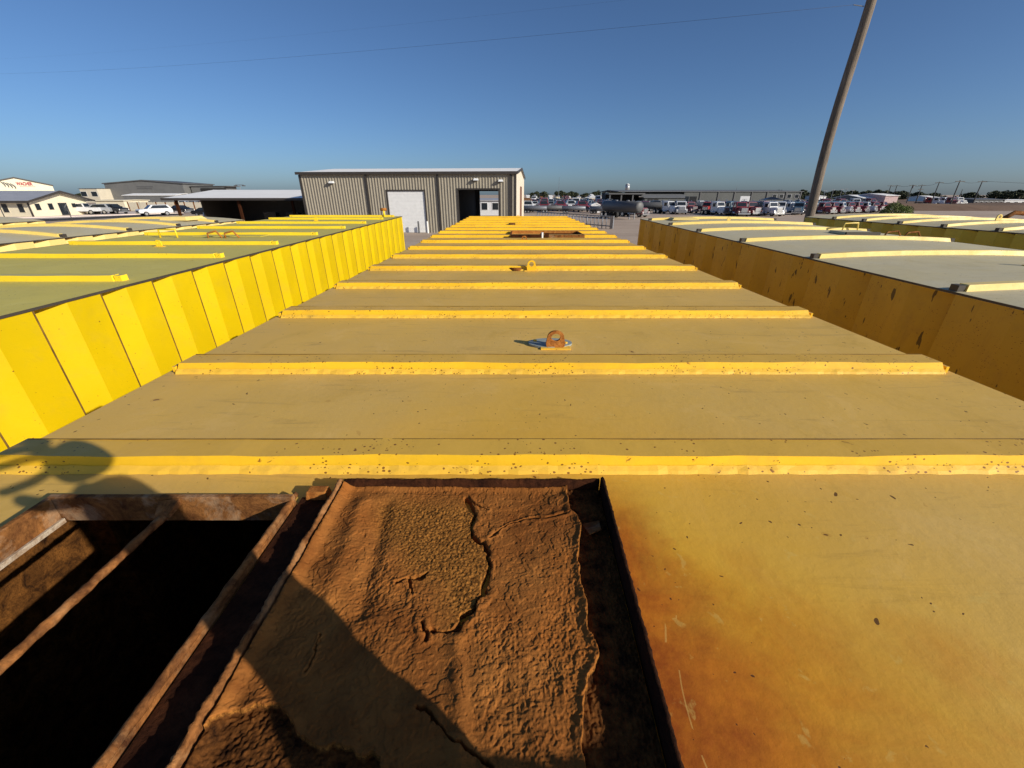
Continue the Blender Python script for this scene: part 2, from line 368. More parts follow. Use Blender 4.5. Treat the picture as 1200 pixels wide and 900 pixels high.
# ------------------------------------------------------------------ storage tanks
def corr_profile(y0, y1, P, depth, flat=.54, ret=.02, inner=.05):
    """list of (y, inset) along the wall; inset 0 = flush with roof edge"""
    pts = []; y = y0
    while y < y1:
        for fy, ins in ((0, 0), (flat, 0), (flat + ret, depth), (flat + ret + inner, depth)):
            if y + fy * P < y1: pts.append((y + fy * P, ins))
        y += P
    pts.append((y1, 0)); return pts
def corr_wall(xe, side, y0, y1, z0, z1, P, depth, axis='x'):
    """side=+1: wall on the right edge, insets toward -x"""
    m = MB(); pr = corr_profile(y0, y1, P, depth); th = .004
    for i in range(len(pr) - 1):
        (ya, ia), (yb, ib) = pr[i], pr[i + 1]
        xa, xb = xe - side * ia, xe - side * ib
        ta, tb = z1 - (.028 if ia > 0 else .0), z1 - (.028 if ib > 0 else .0)
        if axis == 'x': vs = [(xa, ya, z0), (xb, yb, z0), (xb, yb, tb), (xa, ya, ta)]; vi = [(x - side * th, y, z) for x, y, z in vs]
        else: vs = [(ya, xa, z0), (yb, xb, z0), (yb, xb, z1), (ya, xa, z1)]; vi = [(x, y - side * th, z) for x, y, z in vs]
        m.add(vs, [(0, 1, 2, 3)])
        m.add(vi, [(3, 2, 1, 0)])
    return m
def build_noflip(m, name, mat, parent):
    me = bpy.data.meshes.new(name); me.from_pydata(m.v, [], m.f); me.materials.append(mat)
    o = bpy.data.objects.new(name, me); COL.objects.link(o); o.parent = parent; return o

def _jit(x, y): return .0016 * math.sin(x * 5.1 + y * 3) + .0011 * math.sin(x * 17 + y * 9) + .0006 * math.sin(x * 43 + y)
def rib_mb(xa, xb, y, depth, hgt, zf, seg=1):
    """box rib lying across the roof, following crown zf(x); slanted ends"""
    m = MB(); n = seg
    for i in range(n):
        x0 = xa + (xb - xa) * i / n; x1 = xa + (xb - xa) * (i + 1) / n
        ja, jb = _jit(x0, y), _jit(x1, y); za, zb = zf(x0), zf(x1); s0 = .012 if i == 0 else 0; s1 = .012 if i == n - 1 else 0
        vs = [(x0, y, za), (x1, y, zb), (x1, y + depth, zb), (x0, y + depth, za),
              (x0 + s0, y + .008 + ja, za + hgt + ja * .6), (x1 - s1, y + .008 + jb, zb + hgt + jb * .6), (x1 - s1, y + depth - .004, zb + hgt + jb * .5), (x0 + s0, y + depth - .004, za + hgt + ja * .5)]
        fs = [(4, 5, 6, 7), (0, 1, 5, 4), (2, 3, 7, 6)]
        if i == 0: fs.append((3, 0, 4, 7))
        if i == n - 1: fs.append((1, 2, 6, 5))
        m.add(vs, fs)
    return m
def lug_mb(w=.07, h=.066, hole=.014, th=.012, hz=.042):
    """half-round lifting eye with a real hole; plate in the XZ plane, bottom at 0"""
    m = MB(); n = 20; out = []; inn = []
    for k in range(n):
        a = 2 * PI * k / n - PI / 2
        inn.append((hole * math.cos(a), hz + hole * math.sin(a)))
        c, s = math.cos(a), math.sin(a)
        if s >= 0: r = h - hz; out.append((r * 1.05 * c, hz + r * s))
        else:
            # towards the base: taper outwards to width w
            t = -s; xx = (h - hz) * 1.05 * c + (w / 2 - (h - hz) * 1.05) * (t ** .6) * (1 if c > 0 else -1 if c < 0 else 0)
            out.append((xx if abs(c) > 1e-6 else 0, max(0.0, hz * (1 - (t ** .55)))))
    vs = [(x, -th / 2, z) for x, z in out] + [(x, -th / 2, z) for x, z in inn] + [(x, th / 2, z) for x, z in out] + [(x, th / 2, z) for x, z in inn]
    fs = []
    for k in range(n):
        j = (k + 1) % n
        fs += [(k, j, n + j, n + k), (2 * n + j, 2 * n + k, 3 * n + k, 3 * n + j), (k, 2 * n + k, 2 * n + j, j), (n + k, n + j, 3 * n + j, 3 * n + k)]
    return m.add(vs, fs)

def side_tank(label, xl, xr, h0, pitch, yfar, ynear, rib_ys, crown, mats, P, rib_ends=(0.05, .05), rib_size=(.10, .05), folds=False):
    """h0: roof edge below the camera at Y=0. Local frame: origin under the roof edge at Y=0."""
    zr = EYE - h0
    t = thing('frac_tank', label, 'storage tank', (0, 0, 0)); t.rotation_euler = (R(pitch), 0, 0)
    wmat, rmat, ribmat = mats
    w = xr - xl
    zf = lambda x: zr + crown * (1 - ((x - (xl + xr) / 2) / (w / 2)) ** 2)
    zb = .25
    for side, xe in ((-1, xl), (1, xr)):
        build_noflip(corr_wall(xe - side * .006, side, ynear, yfar, zb, zr - .004, P, .075), 'side_wall', wmat, t)
        MB().box(min(xe - side * .085, xe - side * .080), max(xe - side * .085, xe - side * .080), ynear + .05, yfar - .05, zr - .11, zr - .016).build('eave_gap_shade', M['edge'], t)  # dark strip standing in for the shade in the gaps under the roof
        fe = MB(); yy = ynear
        while yy < yfar and folds:
            ye_ = yy + .54 * P
            if ye_ < yfar: fe.box(xe - .0085 if side > 0 else xe + .003, xe - .003 if side > 0 else xe + .0085, ye_ - .0055, ye_ + .0015, zb, zr - .014)
            yy += P
        if folds: fe.build('fold_edge', M['seam'], t)
    for ye, sd_ in ((ynear, -1), (yfar, 1)):
        build_noflip(corr_wall(ye - sd_ * .006, sd_, xl + .01, xr - .01, zb, zr - .004, .40, .05, 'y'), 'end_wall', wmat, t)
    m = MB(); n = 16; th = .012
    xs = [xl + w * i / n for i in range(n + 1)]
    for i in range(n):
        x0, x1 = xs[i], xs[i + 1]; z0, z1 = zf(x0), zf(x1)
        m.add([(x0, ynear, z0), (x1, ynear, z1), (x1, yfar, z1), (x0, yfar, z0), (x0, ynear, z0 - th), (x1, ynear, z1 - th), (x1, yfar, z1 - th), (x0, yfar, z0 - th)],
              [(0, 1, 2, 3), (4, 7, 6, 5), (0, 4, 5, 1), (2, 6, 7, 3)] + ([(0, 3, 7, 4)] if i == 0 else []) + ([(1, 5, 6, 2)] if i == n - 1 else []))
    m.build('roof', rmat, t)
    for sgn, xe in ((-1, xl), (1, xr)):
        MB().box(xe - .0015, xe + .003, ynear, yfar, zr - .011, zr + .0012).build('edge_weld', M['edge'], t)
    for y in rib_ys:
        rb = rib_mb(xl + rib_ends[0], xr - rib_ends[1], y, rib_size[0], rib_size[1], zf, 16).build('roof_rib', ribmat, t)
        for sgn, xe in ((-1, xl + rib_ends[0]), (1, xr - rib_ends[1])):
            z = zf(xe)
            MB().box(xe - .045 if sgn < 0 else xe + .004, xe - .004 if sgn < 0 else xe + .045, y + .01, y + rib_size[0] - .01, z - .004, z + .034).build('end_plate', M['edge'] if crown else ribmat, rb)
    # skid runners
    for x in (xl + .3, xr - .4): MB().box(x, x + .1, ynear + .1, yfar - .1, 0.004, zb).build('skid', M['rust_dark'], t)
    return t, zf

def add_lug(t, x, y, z, mat, s=1.0, foot=True):
    o = lug_mb().build('lifting_lug', mat, t); o.location = (x, y, z); o.scale = (s, s, s)
    if foot:
        f = MB().box(-.045, .045, -.018, .018, 0, .005).build('foot_plate', M['weld'], o, bevel=.001)
    return o

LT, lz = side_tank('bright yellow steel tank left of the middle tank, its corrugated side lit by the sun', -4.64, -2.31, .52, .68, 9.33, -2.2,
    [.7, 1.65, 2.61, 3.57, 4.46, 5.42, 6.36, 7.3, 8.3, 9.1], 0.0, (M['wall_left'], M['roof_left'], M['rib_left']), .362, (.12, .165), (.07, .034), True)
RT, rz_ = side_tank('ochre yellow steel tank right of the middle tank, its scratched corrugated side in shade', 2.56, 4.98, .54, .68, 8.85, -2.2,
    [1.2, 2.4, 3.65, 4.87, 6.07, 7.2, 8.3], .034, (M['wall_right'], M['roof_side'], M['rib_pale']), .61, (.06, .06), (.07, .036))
LT2, l2z = side_tank('yellow steel tank with glare-paled wall at the far left beside the bright yellow tank', -8.43, -6.0, .53, 0.1, 9.9, -2.0,
    [1.6 + 1.05 * i for i in range(8)], .07, (M['wall_glare'], M['roof_side'], M['rib_pale']), .40, (.06, .06), (.08, .038))
RT2, r2z = side_tank('olive yellow steel tank at the far right in front of the tall wooden pole', 6.3, 8.73, .432, 0.0, 9.5, -2.0,
    [1.9 + .75 * i for i in range(10)], .062, (M['wall_olive'], M['roof_side'], M['rib_pale']), .45, (.06, .06), (.07, .034))
LT3, l3z = side_tank('grey roofed steel tank just beyond the glare-paled yellow tank, leftmost of all the tanks', -12.4, -9.97, .50, 0.0, 9.4, -2.0,
    [3 + 1.05 * i for i in range(6)], .08, (M['wall_glare'], M['roof_side'], M['rib_pale']), .45, (.06, .06), (.10, .05))
RT3, r3z = side_tank('steel tank beyond the olive yellow tank, rightmost of all the tanks', 10.0, 12.43, .47, 0.0, 8.6, -2.0,
    [2.2 + .75 * i for i in range(8)], .05, (M['wall_olive'], M['roof_side'], M['rib_pale']), .45, (.06, .06), (.07, .034))
# small fittings on the neighbours' roofs
for x, y in ((3.77, 3.1), (3.77, 7.7)): add_lug(RT, x, y, rz_(x), M['rib_pale'])
for x, y in ((7.5, 3.3), (7.5, 4.9), (7.5, 6.8)): add_lug(RT2, x, y, r2z(x), M['rib_pale'], 1.5, False)
for x, y in ((-3.5, 4.3), (-3.5, 7.9)): add_lug(LT, x, y, lz(x), M['rib_left'])
# hatch cover with two bent grab handles on the right tank
hc = MB().box(4.05, 4.42, 5.30, 5.62, rz_(4.0) + .002, rz_(4.0) + .032, top=(.01, .01, .01, .01)).build('hatch_cover', M['roof_side'], RT, bevel=.006)
hf = MB().box(4.03, 4.44, 5.27, 5.296, rz_(4.1) - .005, rz_(4.0) + .036).build('hatch_frame', M['edge'], hc)
for hx, hy in ((4.47, 5.25), (4.76, 5.3)):
    z = rz_(hx); MB().tube([(hx, hy, z), (hx + .03, hy, z + .05), (hx + .20, hy + .05, z + .055), (hx + .24, hy + .05, z)], .009, 8).build('grab_handle', M['rust_bar'], RT, True)
z = rz_(4.2); MB().tube([(4.50, 5.98, z), (4.51, 5.98, z + .09), (4.72, 6.02, z + .09), (4.74, 6.02, z - .02)], .010, 8).build('grab_handle', M['rib_pale'], RT, True)
MB().box(2.9, 3.4, 8.0, 8.3, rz_(3.2) + .002, rz_(3.2) + .035, top=(.05, .05, .05, .05)).build('far_hatch_cover', M['rib_pale'], RT)
# left tank: rusty hatch area with handles, valve post at the far end
MB().box(-3.8, -3.0, 5.20, 5.42, lz(-3.5) + .002, lz(-3.5) + .008).build('hatch_rim', M['roof_left'], LT)
for hx in (-3.55, -3.35): MB().tube([(hx, 5.1, lz(0)), (hx, 5.1, lz(0) + .05), (hx + .09, 5.12, lz(0) + .075), (hx + .15, 5.12, lz(0))], .01, 8).build('grab_handle', M['rust_orange'], LT, True)
MB().tube([(-4.15, 5.15, lz(0)), (-4.15, 5.15, lz(0) + .09), (-3.95, 5.15, lz(0) + .09), (-3.95, 5.15, lz(0))], .01, 8).build('grab_handle', M['rib_left'], LT, True)
vz = lz(0); vp = MB().tube([(-2.62, 9.1, vz), (-2.62, 9.1, vz + .13)], .02, 10).build('vent_pipe', M['rib_left'], LT, True)
MB().tube([(-2.68, 9.1, vz + .14), (-2.56, 9.1, vz + .14)], .028, 10).build('vent_cap', M['rust_orange'], vp, True)
MB().box(-6.9, -6.35, 8.6, 9.2, l2z(-6.6) + .004, l2z(-6.6) + .07, top=(.06, .06, .06, .06)).build('hatch_cover', M['wall_glare'], LT2)

# ---- the middle tank
XL, XR, YN, YF = -1.065, 1.365, .06, 11.05
OX0, OX1, OY0, OY1 = -.80, -.385, .10, .566            # open hatch
T = thing('frac_tank', 'long dusty yellow steel tank in the middle with rusty open hatch nearest the camera', 'storage tank')
m = MB(); xs = [XL, OX0, OX1, XR]; ys = [YN, OY0, OY1, YF]; th = .008
for i in range(3):
    for j in range(3):
        if i == 1 and j == 1: continue
        m.add([(xs[i], ys[j], ROOF), (xs[i + 1], ys[j], ROOF), (xs[i + 1], ys[j + 1], ROOF), (xs[i], ys[j + 1], ROOF)], [(0, 1, 2, 3)])
        m.add([(xs[i], ys[j], ROOF - th), (xs[i + 1], ys[j], ROOF - th), (xs[i + 1], ys[j + 1], ROOF - th), (xs[i], ys[j + 1], ROOF - th)], [(3, 2, 1, 0)])
for a_, b_ in (((XL, YN), (XR, YN)), ((XR, YN), (XR, YF)), ((XR, YF), (XL, YF)), ((XL, YF), (XL, YN))):
    m.add([(*a_, ROOF - th), (*b_, ROOF - th), (*b_, ROOF), (*a_, ROOF)], [(0, 1, 2, 3)])
build_noflip(m, 'roof', M['roof_mid'], T)
for side, xe in ((-1, XL), (1, XR)):
    build_noflip(corr_wall(xe - side * .008, side, YN, YF, .25, ROOF - th - .001, .40, .055), 'side_wall', M['wall_mid'], T)
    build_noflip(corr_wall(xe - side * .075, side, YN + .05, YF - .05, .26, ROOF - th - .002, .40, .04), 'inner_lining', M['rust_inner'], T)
for ye, sd_ in ((YN, -1), (YF, 1)):
    build_noflip(corr_wall(ye - sd_ * .008, sd_, XL + .01, XR - .01, .25, ROOF - th - .001, .40, .04, 'y'), 'end_wall', M['wall_mid'], T)
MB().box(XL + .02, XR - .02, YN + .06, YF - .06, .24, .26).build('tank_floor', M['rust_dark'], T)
for x in (XL + .3, XR - .4): MB().box(x, x + .1, YN + .1, YF - .1, .004, .24).build('skid', M['rust_dark'], T)
RIBY = [.668] + [1.162 + .628 * i for i in range(16)]
for i, y in enumerate(RIBY):
    d = .074 if i == 0 else .085
    rb = rib_mb(-1.035, 1.335, y, d, .032, lambda x: ROOF, 40).build('roof_rib', M['rib'], T)
    if i < 6:   # irregular weld fillet along the foot of the rib
        wv = []; wf = []; n = 120
        for k in range(n + 1):
            x = -1.03 + 2.36 * k / n; r1 = random.uniform(-.0016, .0016); r2 = random.uniform(-.0012, .0012)
            wv += [(x, y - .011 + r1, ROOF + .0005), (x, y - .007 + r1, ROOF + .007 + r2), (x, y + .001, ROOF + .013 + r2)]
            if k:
                b0 = 3 * (k - 1); wf += [(b0, b0 + 3, b0 + 4, b0 + 1), (b0 + 1, b0 + 4, b0 + 5, b0 + 2)]
        MB().add(wv, wf).build('weld_bead', M['weld'], rb)
    # dark joint along the back edge of the rib's top
    MB().box(-1.02, 1.32, y + d - .0075, y + d - .0055, ROOF + .027, ROOF + .0332).build('seam', M['seam'], rb)
    for sx in (-1.045, 1.335):
        MB().box(sx + (.001 if sx > 0 else 0), sx + (.01 if sx > 0 else .009), y + .002, y + d - .002, ROOF + .001, ROOF + .020).build('end_plate', M['rib'], rb)
lug1 = add_lug(T, .155, 1.387, ROOF, M['rust_orange']); lug1.scale = (1.18, 1, 1)
cap = MB().tube([(0, 0, 0), (0, 0, .007)], .080, 40).build('inspection_cap', M['cap'], T); cap.location = (.140, 1.430, ROOF + .001); cap.scale = (1, .62, 1)
MB().tube([(.055, -.02, .0072), (.055, -.02, .013)], .007, 6).build('bolt', M['weld'], cap)
MB().tube([(-.055, .02, .0072), (-.055, .02, .013)], .007, 6).build('bolt', M['weld'], cap)
for y, mt in ((3.03, M['rib']), (4.95, M['rust_orange']), (7.95, M['rib']), (10.2, M['rib'])): add_lug(T, .14, y, ROOF, mt, 1.15)
cp2 = MB().tube([(.03, 3.08, ROOF + .001), (.03, 3.08, ROOF + .02)], .055, 24).build('inspection_cap', M['rust'], T)
cp3 = MB().tube([(.0, 8.0, ROOF + .001), (.0, 8.0, ROOF + .03)], .06, 24).build('inspection_cap', M['rust'], T)
# far open hatch: low rusty frame with raised lid leaning back
fh = MB().box(-.02, .93, 5.55, 5.575, ROOF, ROOF + .034).build('hatch_frame', M['rust_frame'], T)
MB().box(-.02, .0, 5.576, 6.15, ROOF, ROOF + .034).build('frame_side', M['rust'], fh)
MB().box(.91, .93, 5.576, 6.15, ROOF, ROOF + .034).build('frame_side', M['rust'], fh)
MB().box(-.02, .93, 6.151, 6.17, ROOF, ROOF + .04).build('frame_side', M['rust_orange'], fh)
MB().box(.002, .38, 5.53, 5.545, ROOF + .0, ROOF + .042).build('hatch_plate', M['rust_dark'], fh)
MB().box(.40, .90, 5.58, 6.14, ROOF + .002, ROOF + .006).build('hatch_plate', M['rust_dark'], fh)
MB().box(-.10, -.022, 5.55, 5.6, ROOF + .001, ROOF + .014).build('hinge', M['rust_dark'], fh)
MB().tube([(.385, 5.54, ROOF), (.385, 5.54, ROOF + .065)], .014, 8).build('latch_post', M['white'], fh)
MB().box(.42, .47, 5.53, 5.548, ROOF + .002, ROOF + .06).build('latch', M['rust_dark'], fh)

# ---- open hatch nearest the camera
H = MB().box(OX0 - .006, OX1 + .004, OY1 - .006, OY1 + .004, ROOF - .027, ROOF + .025).build('hatch_coaming', M['rust_frame'], T, bevel=.0015)
MB().box(OX0 - .006, OX0 + .004, OY0, OY1 - .007, ROOF - .027, ROOF + .025).build('coaming_side', M['rust_frame'], H, bevel=.0015)
MB().box(OX1 - .003, OX1 + .003, OY0, OY1 - .007, ROOF - .045, ROOF + .011).build('coaming_side', M['rust_bar'], H, bevel=.0015)
MB().box(OX0 + .005, OX1 - .005, OY0, OY0 + .01, ROOF - .027, ROOF + .02).build('coaming_side', M['rust_frame'], H)
def rough_tube(path_a, path_b, r, n=70, k=12, amp=.12):
    a_, b_ = Vector(path_a), Vector(path_b)
    m = MB().tube([a_ + (b_ - a_) * i / n for i in range(n + 1)], r, k)
    v2 = []
    for idx, v in enumerate(m.v):
        i = idx // k; c = a_ + (b_ - a_) * i / n; d = Vector(v) - c
        v2.append(tuple(c + d * (1 + random.uniform(-amp, amp) + .10 * math.sin(i * .9 + idx % k))))
    m.v = v2; return m
MB().box(OX0 + .0045, OX0 + .009, OY0 + .011, OY1 - .008, ROOF - .0275, ROOF - .019).build('lit_paint_edge', rust('lit_pale_paint', (.30, .18, .10), (.62, .54, .42), None, 30, .4), H)  # edge paint, its sunlit whiteness put into the pale colour
rough_tube((-.592, OY1 - .008, ROOF + .003), (-.592, OY0 + .011, ROOF + .003), .0062).build('grate_bar', M['rust_bar'], T, True)
rough_tube((OX1 - .001, OY1 + .016, ROOF + .014), (OX1 - .001, OY0 - .02, ROOF + .014), .0050).build('grate_bar', M['rust_bar'], T, True)
# bent tab where the bar meets the coaming
MB().add([(-.61, .557, ROOF + .02), (-.572, .557, ROOF + .026), (-.578, .535, ROOF + .012), (-.604, .535, ROOF + .008),
          (-.61, .557, ROOF + .012), (-.572, .557, ROOF + .014), (-.578, .535, ROOF + .004), (-.604, .535, ROOF + .0)],
         [(0, 1, 2, 3), (7, 6, 5, 4), (0, 4, 5, 1), (1, 5, 6, 2), (2, 6, 7, 3), (3, 7, 4, 0)]).build('bar_tab', M['rust_bar'], H)
# trough plate and little hinge block between the opening and the lid
MB().box(OX1 + .007, -.318, OY0, .585, ROOF + .001, ROOF + .005).build('hinge_plate', M['rust_dark'], T)
MB().box(-.368, -.328, .575, .598, ROOF + .0055, ROOF + .022, top=(.003, .003, .002, .002)).build('hinge_block', M['rust_orange'], T, bevel=.002)

# ---- rusty hatch lid with flaking scale (real relief)
LX0, LX1, LY0, LY1 = -.312, .168, .075, .604
def vnoise(x, y, seed):
    rng = np.random.RandomState(seed); tb = rng.rand(256, 256)
    xi = np.floor(x).astype(int); yi = np.floor(y).astype(int); fx = x - xi; fy = y - yi
    fx = fx * fx * (3 - 2 * fx); fy = fy * fy * (3 - 2 * fy)
    g = lambda i, j: tb[i % 256, j % 256]
    return (g(xi, yi) * (1 - fx) * (1 - fy) + g(xi + 1, yi) * fx * (1 - fy) + g(xi, yi + 1) * (1 - fx) * fy + g(xi + 1, yi + 1) * fx * fy) - .5
def fbm(x, y, s, o, seed, gain=.5):
    r = 0; a_ = 1
    for k in range(o): r = r + a_ * vnoise(x * s, y * s, seed + k); s *= 2.03; a_ *= gain
    return r
LZ = ROOF + .006
def poly(pts): return [tuple(onz(px, py, LZ + .008)[:2]) for px, py in pts]
def dist_poly(X, Y, pts):
    d = np.full(X.shape, 9.0)
    for (ax, ay), (bx, by) in zip(pts[:-1], pts[1:]):
        vx, vy = bx - ax, by - ay; L = vx * vx + vy * vy + 1e-12
        t = np.clip(((X - ax) * vx + (Y - ay) * vy) / L, 0, 1)
        d = np.minimum(d, np.hypot(X - ax - t * vx, Y - ay - t * vy))
    return d
def inside(X, Y, pts):
    r = np.zeros(X.shape, bool); n = len(pts)
    for i in range(n):
        (x1, y1), (x2, y2) = pts[i], pts[(i + 1) % n]
        c = ((y1 > Y) != (y2 > Y)) & (X < (x2 - x1) * (Y - y1) / (y2 - y1 + 1e-12) + x1)
        r ^= c
    return r
nx, ny = 600, 660
gx = np.linspace(LX0 + .008, LX1 - .006, nx); gy = np.linspace(LY0 + .008, LY1 - .006, ny)
X, Y = np.meshgrid(gx, gy)
# wobble the tracing so that edges stay ragged
Xw = X + .0030 * fbm(X, Y, 70, 3, 11) * 2; Yw = Y + .0030 * fbm(X, Y, 70, 3, 31) * 2
main = poly([(545, 584), (556, 600), (554, 612), (552, 628), (565, 636), (573, 646), (573, 665), (566, 687), (560, 705), (541, 722), (534, 737), (522, 742), (506, 736)])
main2 = poly([(492, 729), (499, 738), (497, 750)])
br1 = poly([(664, 603), (640, 606), (616, 606), (600, 612), (586, 621), (574, 628)])
br2 = poly([(464, 681), (480, 674), (490, 676), (500, 671)]); br3 = poly([(480, 674), (484, 693)])
low = poly([(492, 826), (503, 838), (516, 853), (530, 866), (548, 880), (562, 886), (576, 897)])
br4 = poly([(545, 584), (560, 590), (572, 596)]); br5 = poly([(372, 742), (366, 770), (358, 784)])
granA = poly([(440, 578), (548, 578), (556, 607), (552, 628), (573, 646), (573, 665), (560, 705), (541, 722), (522, 742), (506, 736), (500, 700), (484, 690), (470, 680), (440, 640), (425, 600)])
edgeR = [(668, 560), (664, 575), (668, 600), (680, 612), (678, 660), (684, 700), (690, 736), (701, 758), (698, 780), (686, 800), (681, 830), (682, 860), (684, 905), (684, 960)]
regR = poly(edgeR + [(990, 960), (760, 560)])
edgeL = [(180, 960), (225, 868), (262, 838), (300, 822), (330, 827), (343, 850), (360, 873), (393, 877), (423, 884), (440, 880), (446, 900), (470, 960)]
regL = poly(edgeL)
inR = inside(Xw, Yw, regR); inL = inside(Xw, Yw, regL); inG = inside(Xw, Yw, granA)
hgt = np.full(X.shape, .0075)
cellx = fbm(X, Y, 185, 2, 3, .5); fine = fbm(X, Y, 380, 1, 9, .6); broad = fbm(X, Y, 9, 3, 21)
hgt += .0058 * broad
hammer = 1 - np.abs(cellx) * 2.2
smooth = np.clip(fbm(X, Y, 7, 3, 77) * 2.2 + .55, .15, 1)
sx = poly([(520, 745), (530, 890)]); dS = dist_poly(X, Y, sx); smooth *= np.clip((dS - .012) / .03, .1, 1)
hgt += .0011 * hammer * smooth + .0011 * fbm(X, Y, 70, 3, 63, .6) * smooth + .00034 * fine
gl = dist_poly(Xw, Yw, poly([(506, 736), (500, 700), (484, 690), (470, 680), (440, 640), (425, 600), (440, 578), (548, 578)]))
gw = inG * np.clip(gl / .040 + .25 * fbm(X, Y, 40, 2, 91), 0, 1)
hgt = hgt * (1 - gw) + gw * (.0056 + .0055 * broad + .0016 * fine + .0007 * fbm(X, Y, 170, 2, 5))
terr = fbm(X + .004 * fbm(X, Y, 60, 2, 15), Y + .004 * fbm(X, Y, 60, 2, 16), 26, 4, 201, .6) * 3.2
tq = np.floor(terr); tf = terr - tq
hgt += np.where(inG | inR, 0, .00085 * (tq + np.clip((tf - .93) / .07, 0, 1)))
pit = np.clip(fbm(X, Y, 210, 2, 301, .5) - .30, 0, 1) * 6
hgt -= .0007 * np.clip(pit, 0, 1)
# long soft folds
for pp, am, wd in (([(536, 748), (540, 900)], .0035, .010), ([(452, 590), (420, 720)], -.005, .013), ([(425, 590), (385, 700)], .005, .014), ([(600, 745), (650, 900)], .002, .02)):
    d = dist_poly(X, Y, poly(pp)); hgt += am * np.exp(-(d / wd) ** 2)
# curling edges, grooves and lower layers
dR = dist_poly(Xw, Yw, poly(edgeR)); dL = dist_poly(Xw, Yw, poly(edgeL))
hgt += np.where(~inR, .0035 * np.exp(-(dR / .006) ** 2), 0) + np.where(~inL, .003 * np.exp(-(dL / .006) ** 2), 0)
hgt = np.where(inR, .0006 + .0022 * fine + .0015 * cellx, hgt)
hgt = np.where(inL, .0004 + .0024 * fine + .002 * cellx, hgt)
for pp, wd, dp in ((main, .0036, .0115), (main2, .0022, .008), (br1, .0016, .006), (br2, .0020, .007), (br3, .0014, .006), (low, .0020, .009), (br4, .0014, .006), (br5, .0010, .004)):
    d = dist_poly(Xw, Yw, pp) / (wd * (1 + 1.2 * fbm(X, Y, 60, 2, 41)).clip(.35, 2))
    hgt -= dp * np.exp(-(d * 1.15) ** 6)
    side = np.exp(-((d - 2.6) / 1.6) ** 2); hgt += .0016 * side * ~inG
# rise into the lips
eL = np.exp(-((X - LX0 - .008) / .010) ** 2); eF = np.exp(-((LY1 - .006 - Y) / .006) ** 2)
hgt += .012 * eL + .004 * eF
Xs = np.where(X > .11, .11 + (X - .11) * (1 - .34 * (LY1 - Y) / (LY1 - LY0)) - (X - .11) * .06, X)
co = np.stack([Xs, Y, LZ + hgt], -1).reshape(-1, 3)
idx = np.arange(nx * ny).reshape(ny, nx)
q = np.stack([idx[:-1, :-1], idx[:-1, 1:], idx[1:, 1:], idx[1:, :-1]], -1).reshape(-1, 4)
me = bpy.data.meshes.new('lid_plate'); me.vertices.add(len(co)); me.vertices.foreach_set('co', co.ravel())
me.loops.add(q.size); me.loops.foreach_set('vertex_index', q.ravel().astype(np.int32))
me.polygons.add(len(q)); me.polygons.foreach_set('loop_start', np.arange(0, q.size, 4, dtype=np.int32)); me.polygons.foreach_set('loop_total', np.full(len(q), 4, np.int32))
me.update(); me.validate()
me.polygons.foreach_set('use_smooth', np.ones(len(q), bool))
at = me.attributes.new('layer', 'FLOAT', 'POINT')
lay = np.where(inR | inL, 1.0, gw * .5) ; at.data.foreach_set('value', lay.ravel().astype(np.float32))
at2 = me.attributes.new('relief', 'FLOAT', 'POINT'); at2.data.foreach_set('value', (hammer * .5 + .5 * (fine + .5)).ravel().astype(np.float32))
def lid_mat():
    m, t, b = new_mat('flaking_rust_scale')
    vec = coord(t); A = N(t, 'ShaderNodeAttribute', attribute_name='layer').outputs['Fac']
    f = noise(t, 9, 7, .65, vec, .6); g = noise(t, 60, 6, .7, vec); h = noise(t, 28, 5, .7, vec, .5)
    top = mixc(t, ramp(t, f, .33, .66), (0.20, 0.066, 0.014), (0.38, 0.145, 0.032))
    top = mixc(t, ramp(t, h, .48, .72, 0, .5), top, (0.15, 0.060, 0.016))
    top = mixc(t, ramp(t, noise(t, 5, 4, .6, vec), .52, .68, 0, .5), top, (0.36, 0.115, 0.020))
    gran = mixc(t, ramp(t, noise(t, 260, 3, .7, vec), .38, .62), (0.10, 0.038, 0.008), (0.40, 0.165, 0.032))
    lowc = mixc(t, ramp(t, g, .35, .65), (0.010, 0.004, 0.002), (0.17, 0.062, 0.014))  # lower scale layer, darkened further to paint in the right lip's shadow
    c = mixc(t, ramp(t, A, .0, .5), top, gran); c = mixc(t, ramp(t, A, .5, 1.0), c, lowc)
    t.links.new(c, b.inputs['Base Color']); b.inputs['Roughness'].default_value = .88; b.inputs['Specular IOR Level'].default_value = .08
    bump(t, b, mth(t, 'ADD', g, noise(t, 260, 3, .6, vec)), .5, .0018)
    return m
M['lid'] = lid_mat(); me.materials.append(M['lid'])
LID = bpy.data.objects.new('hatch_lid', me); COL.objects.link(LID); LID.parent = T; LID['label'] = 'rusted hatch lid with flaking scale'
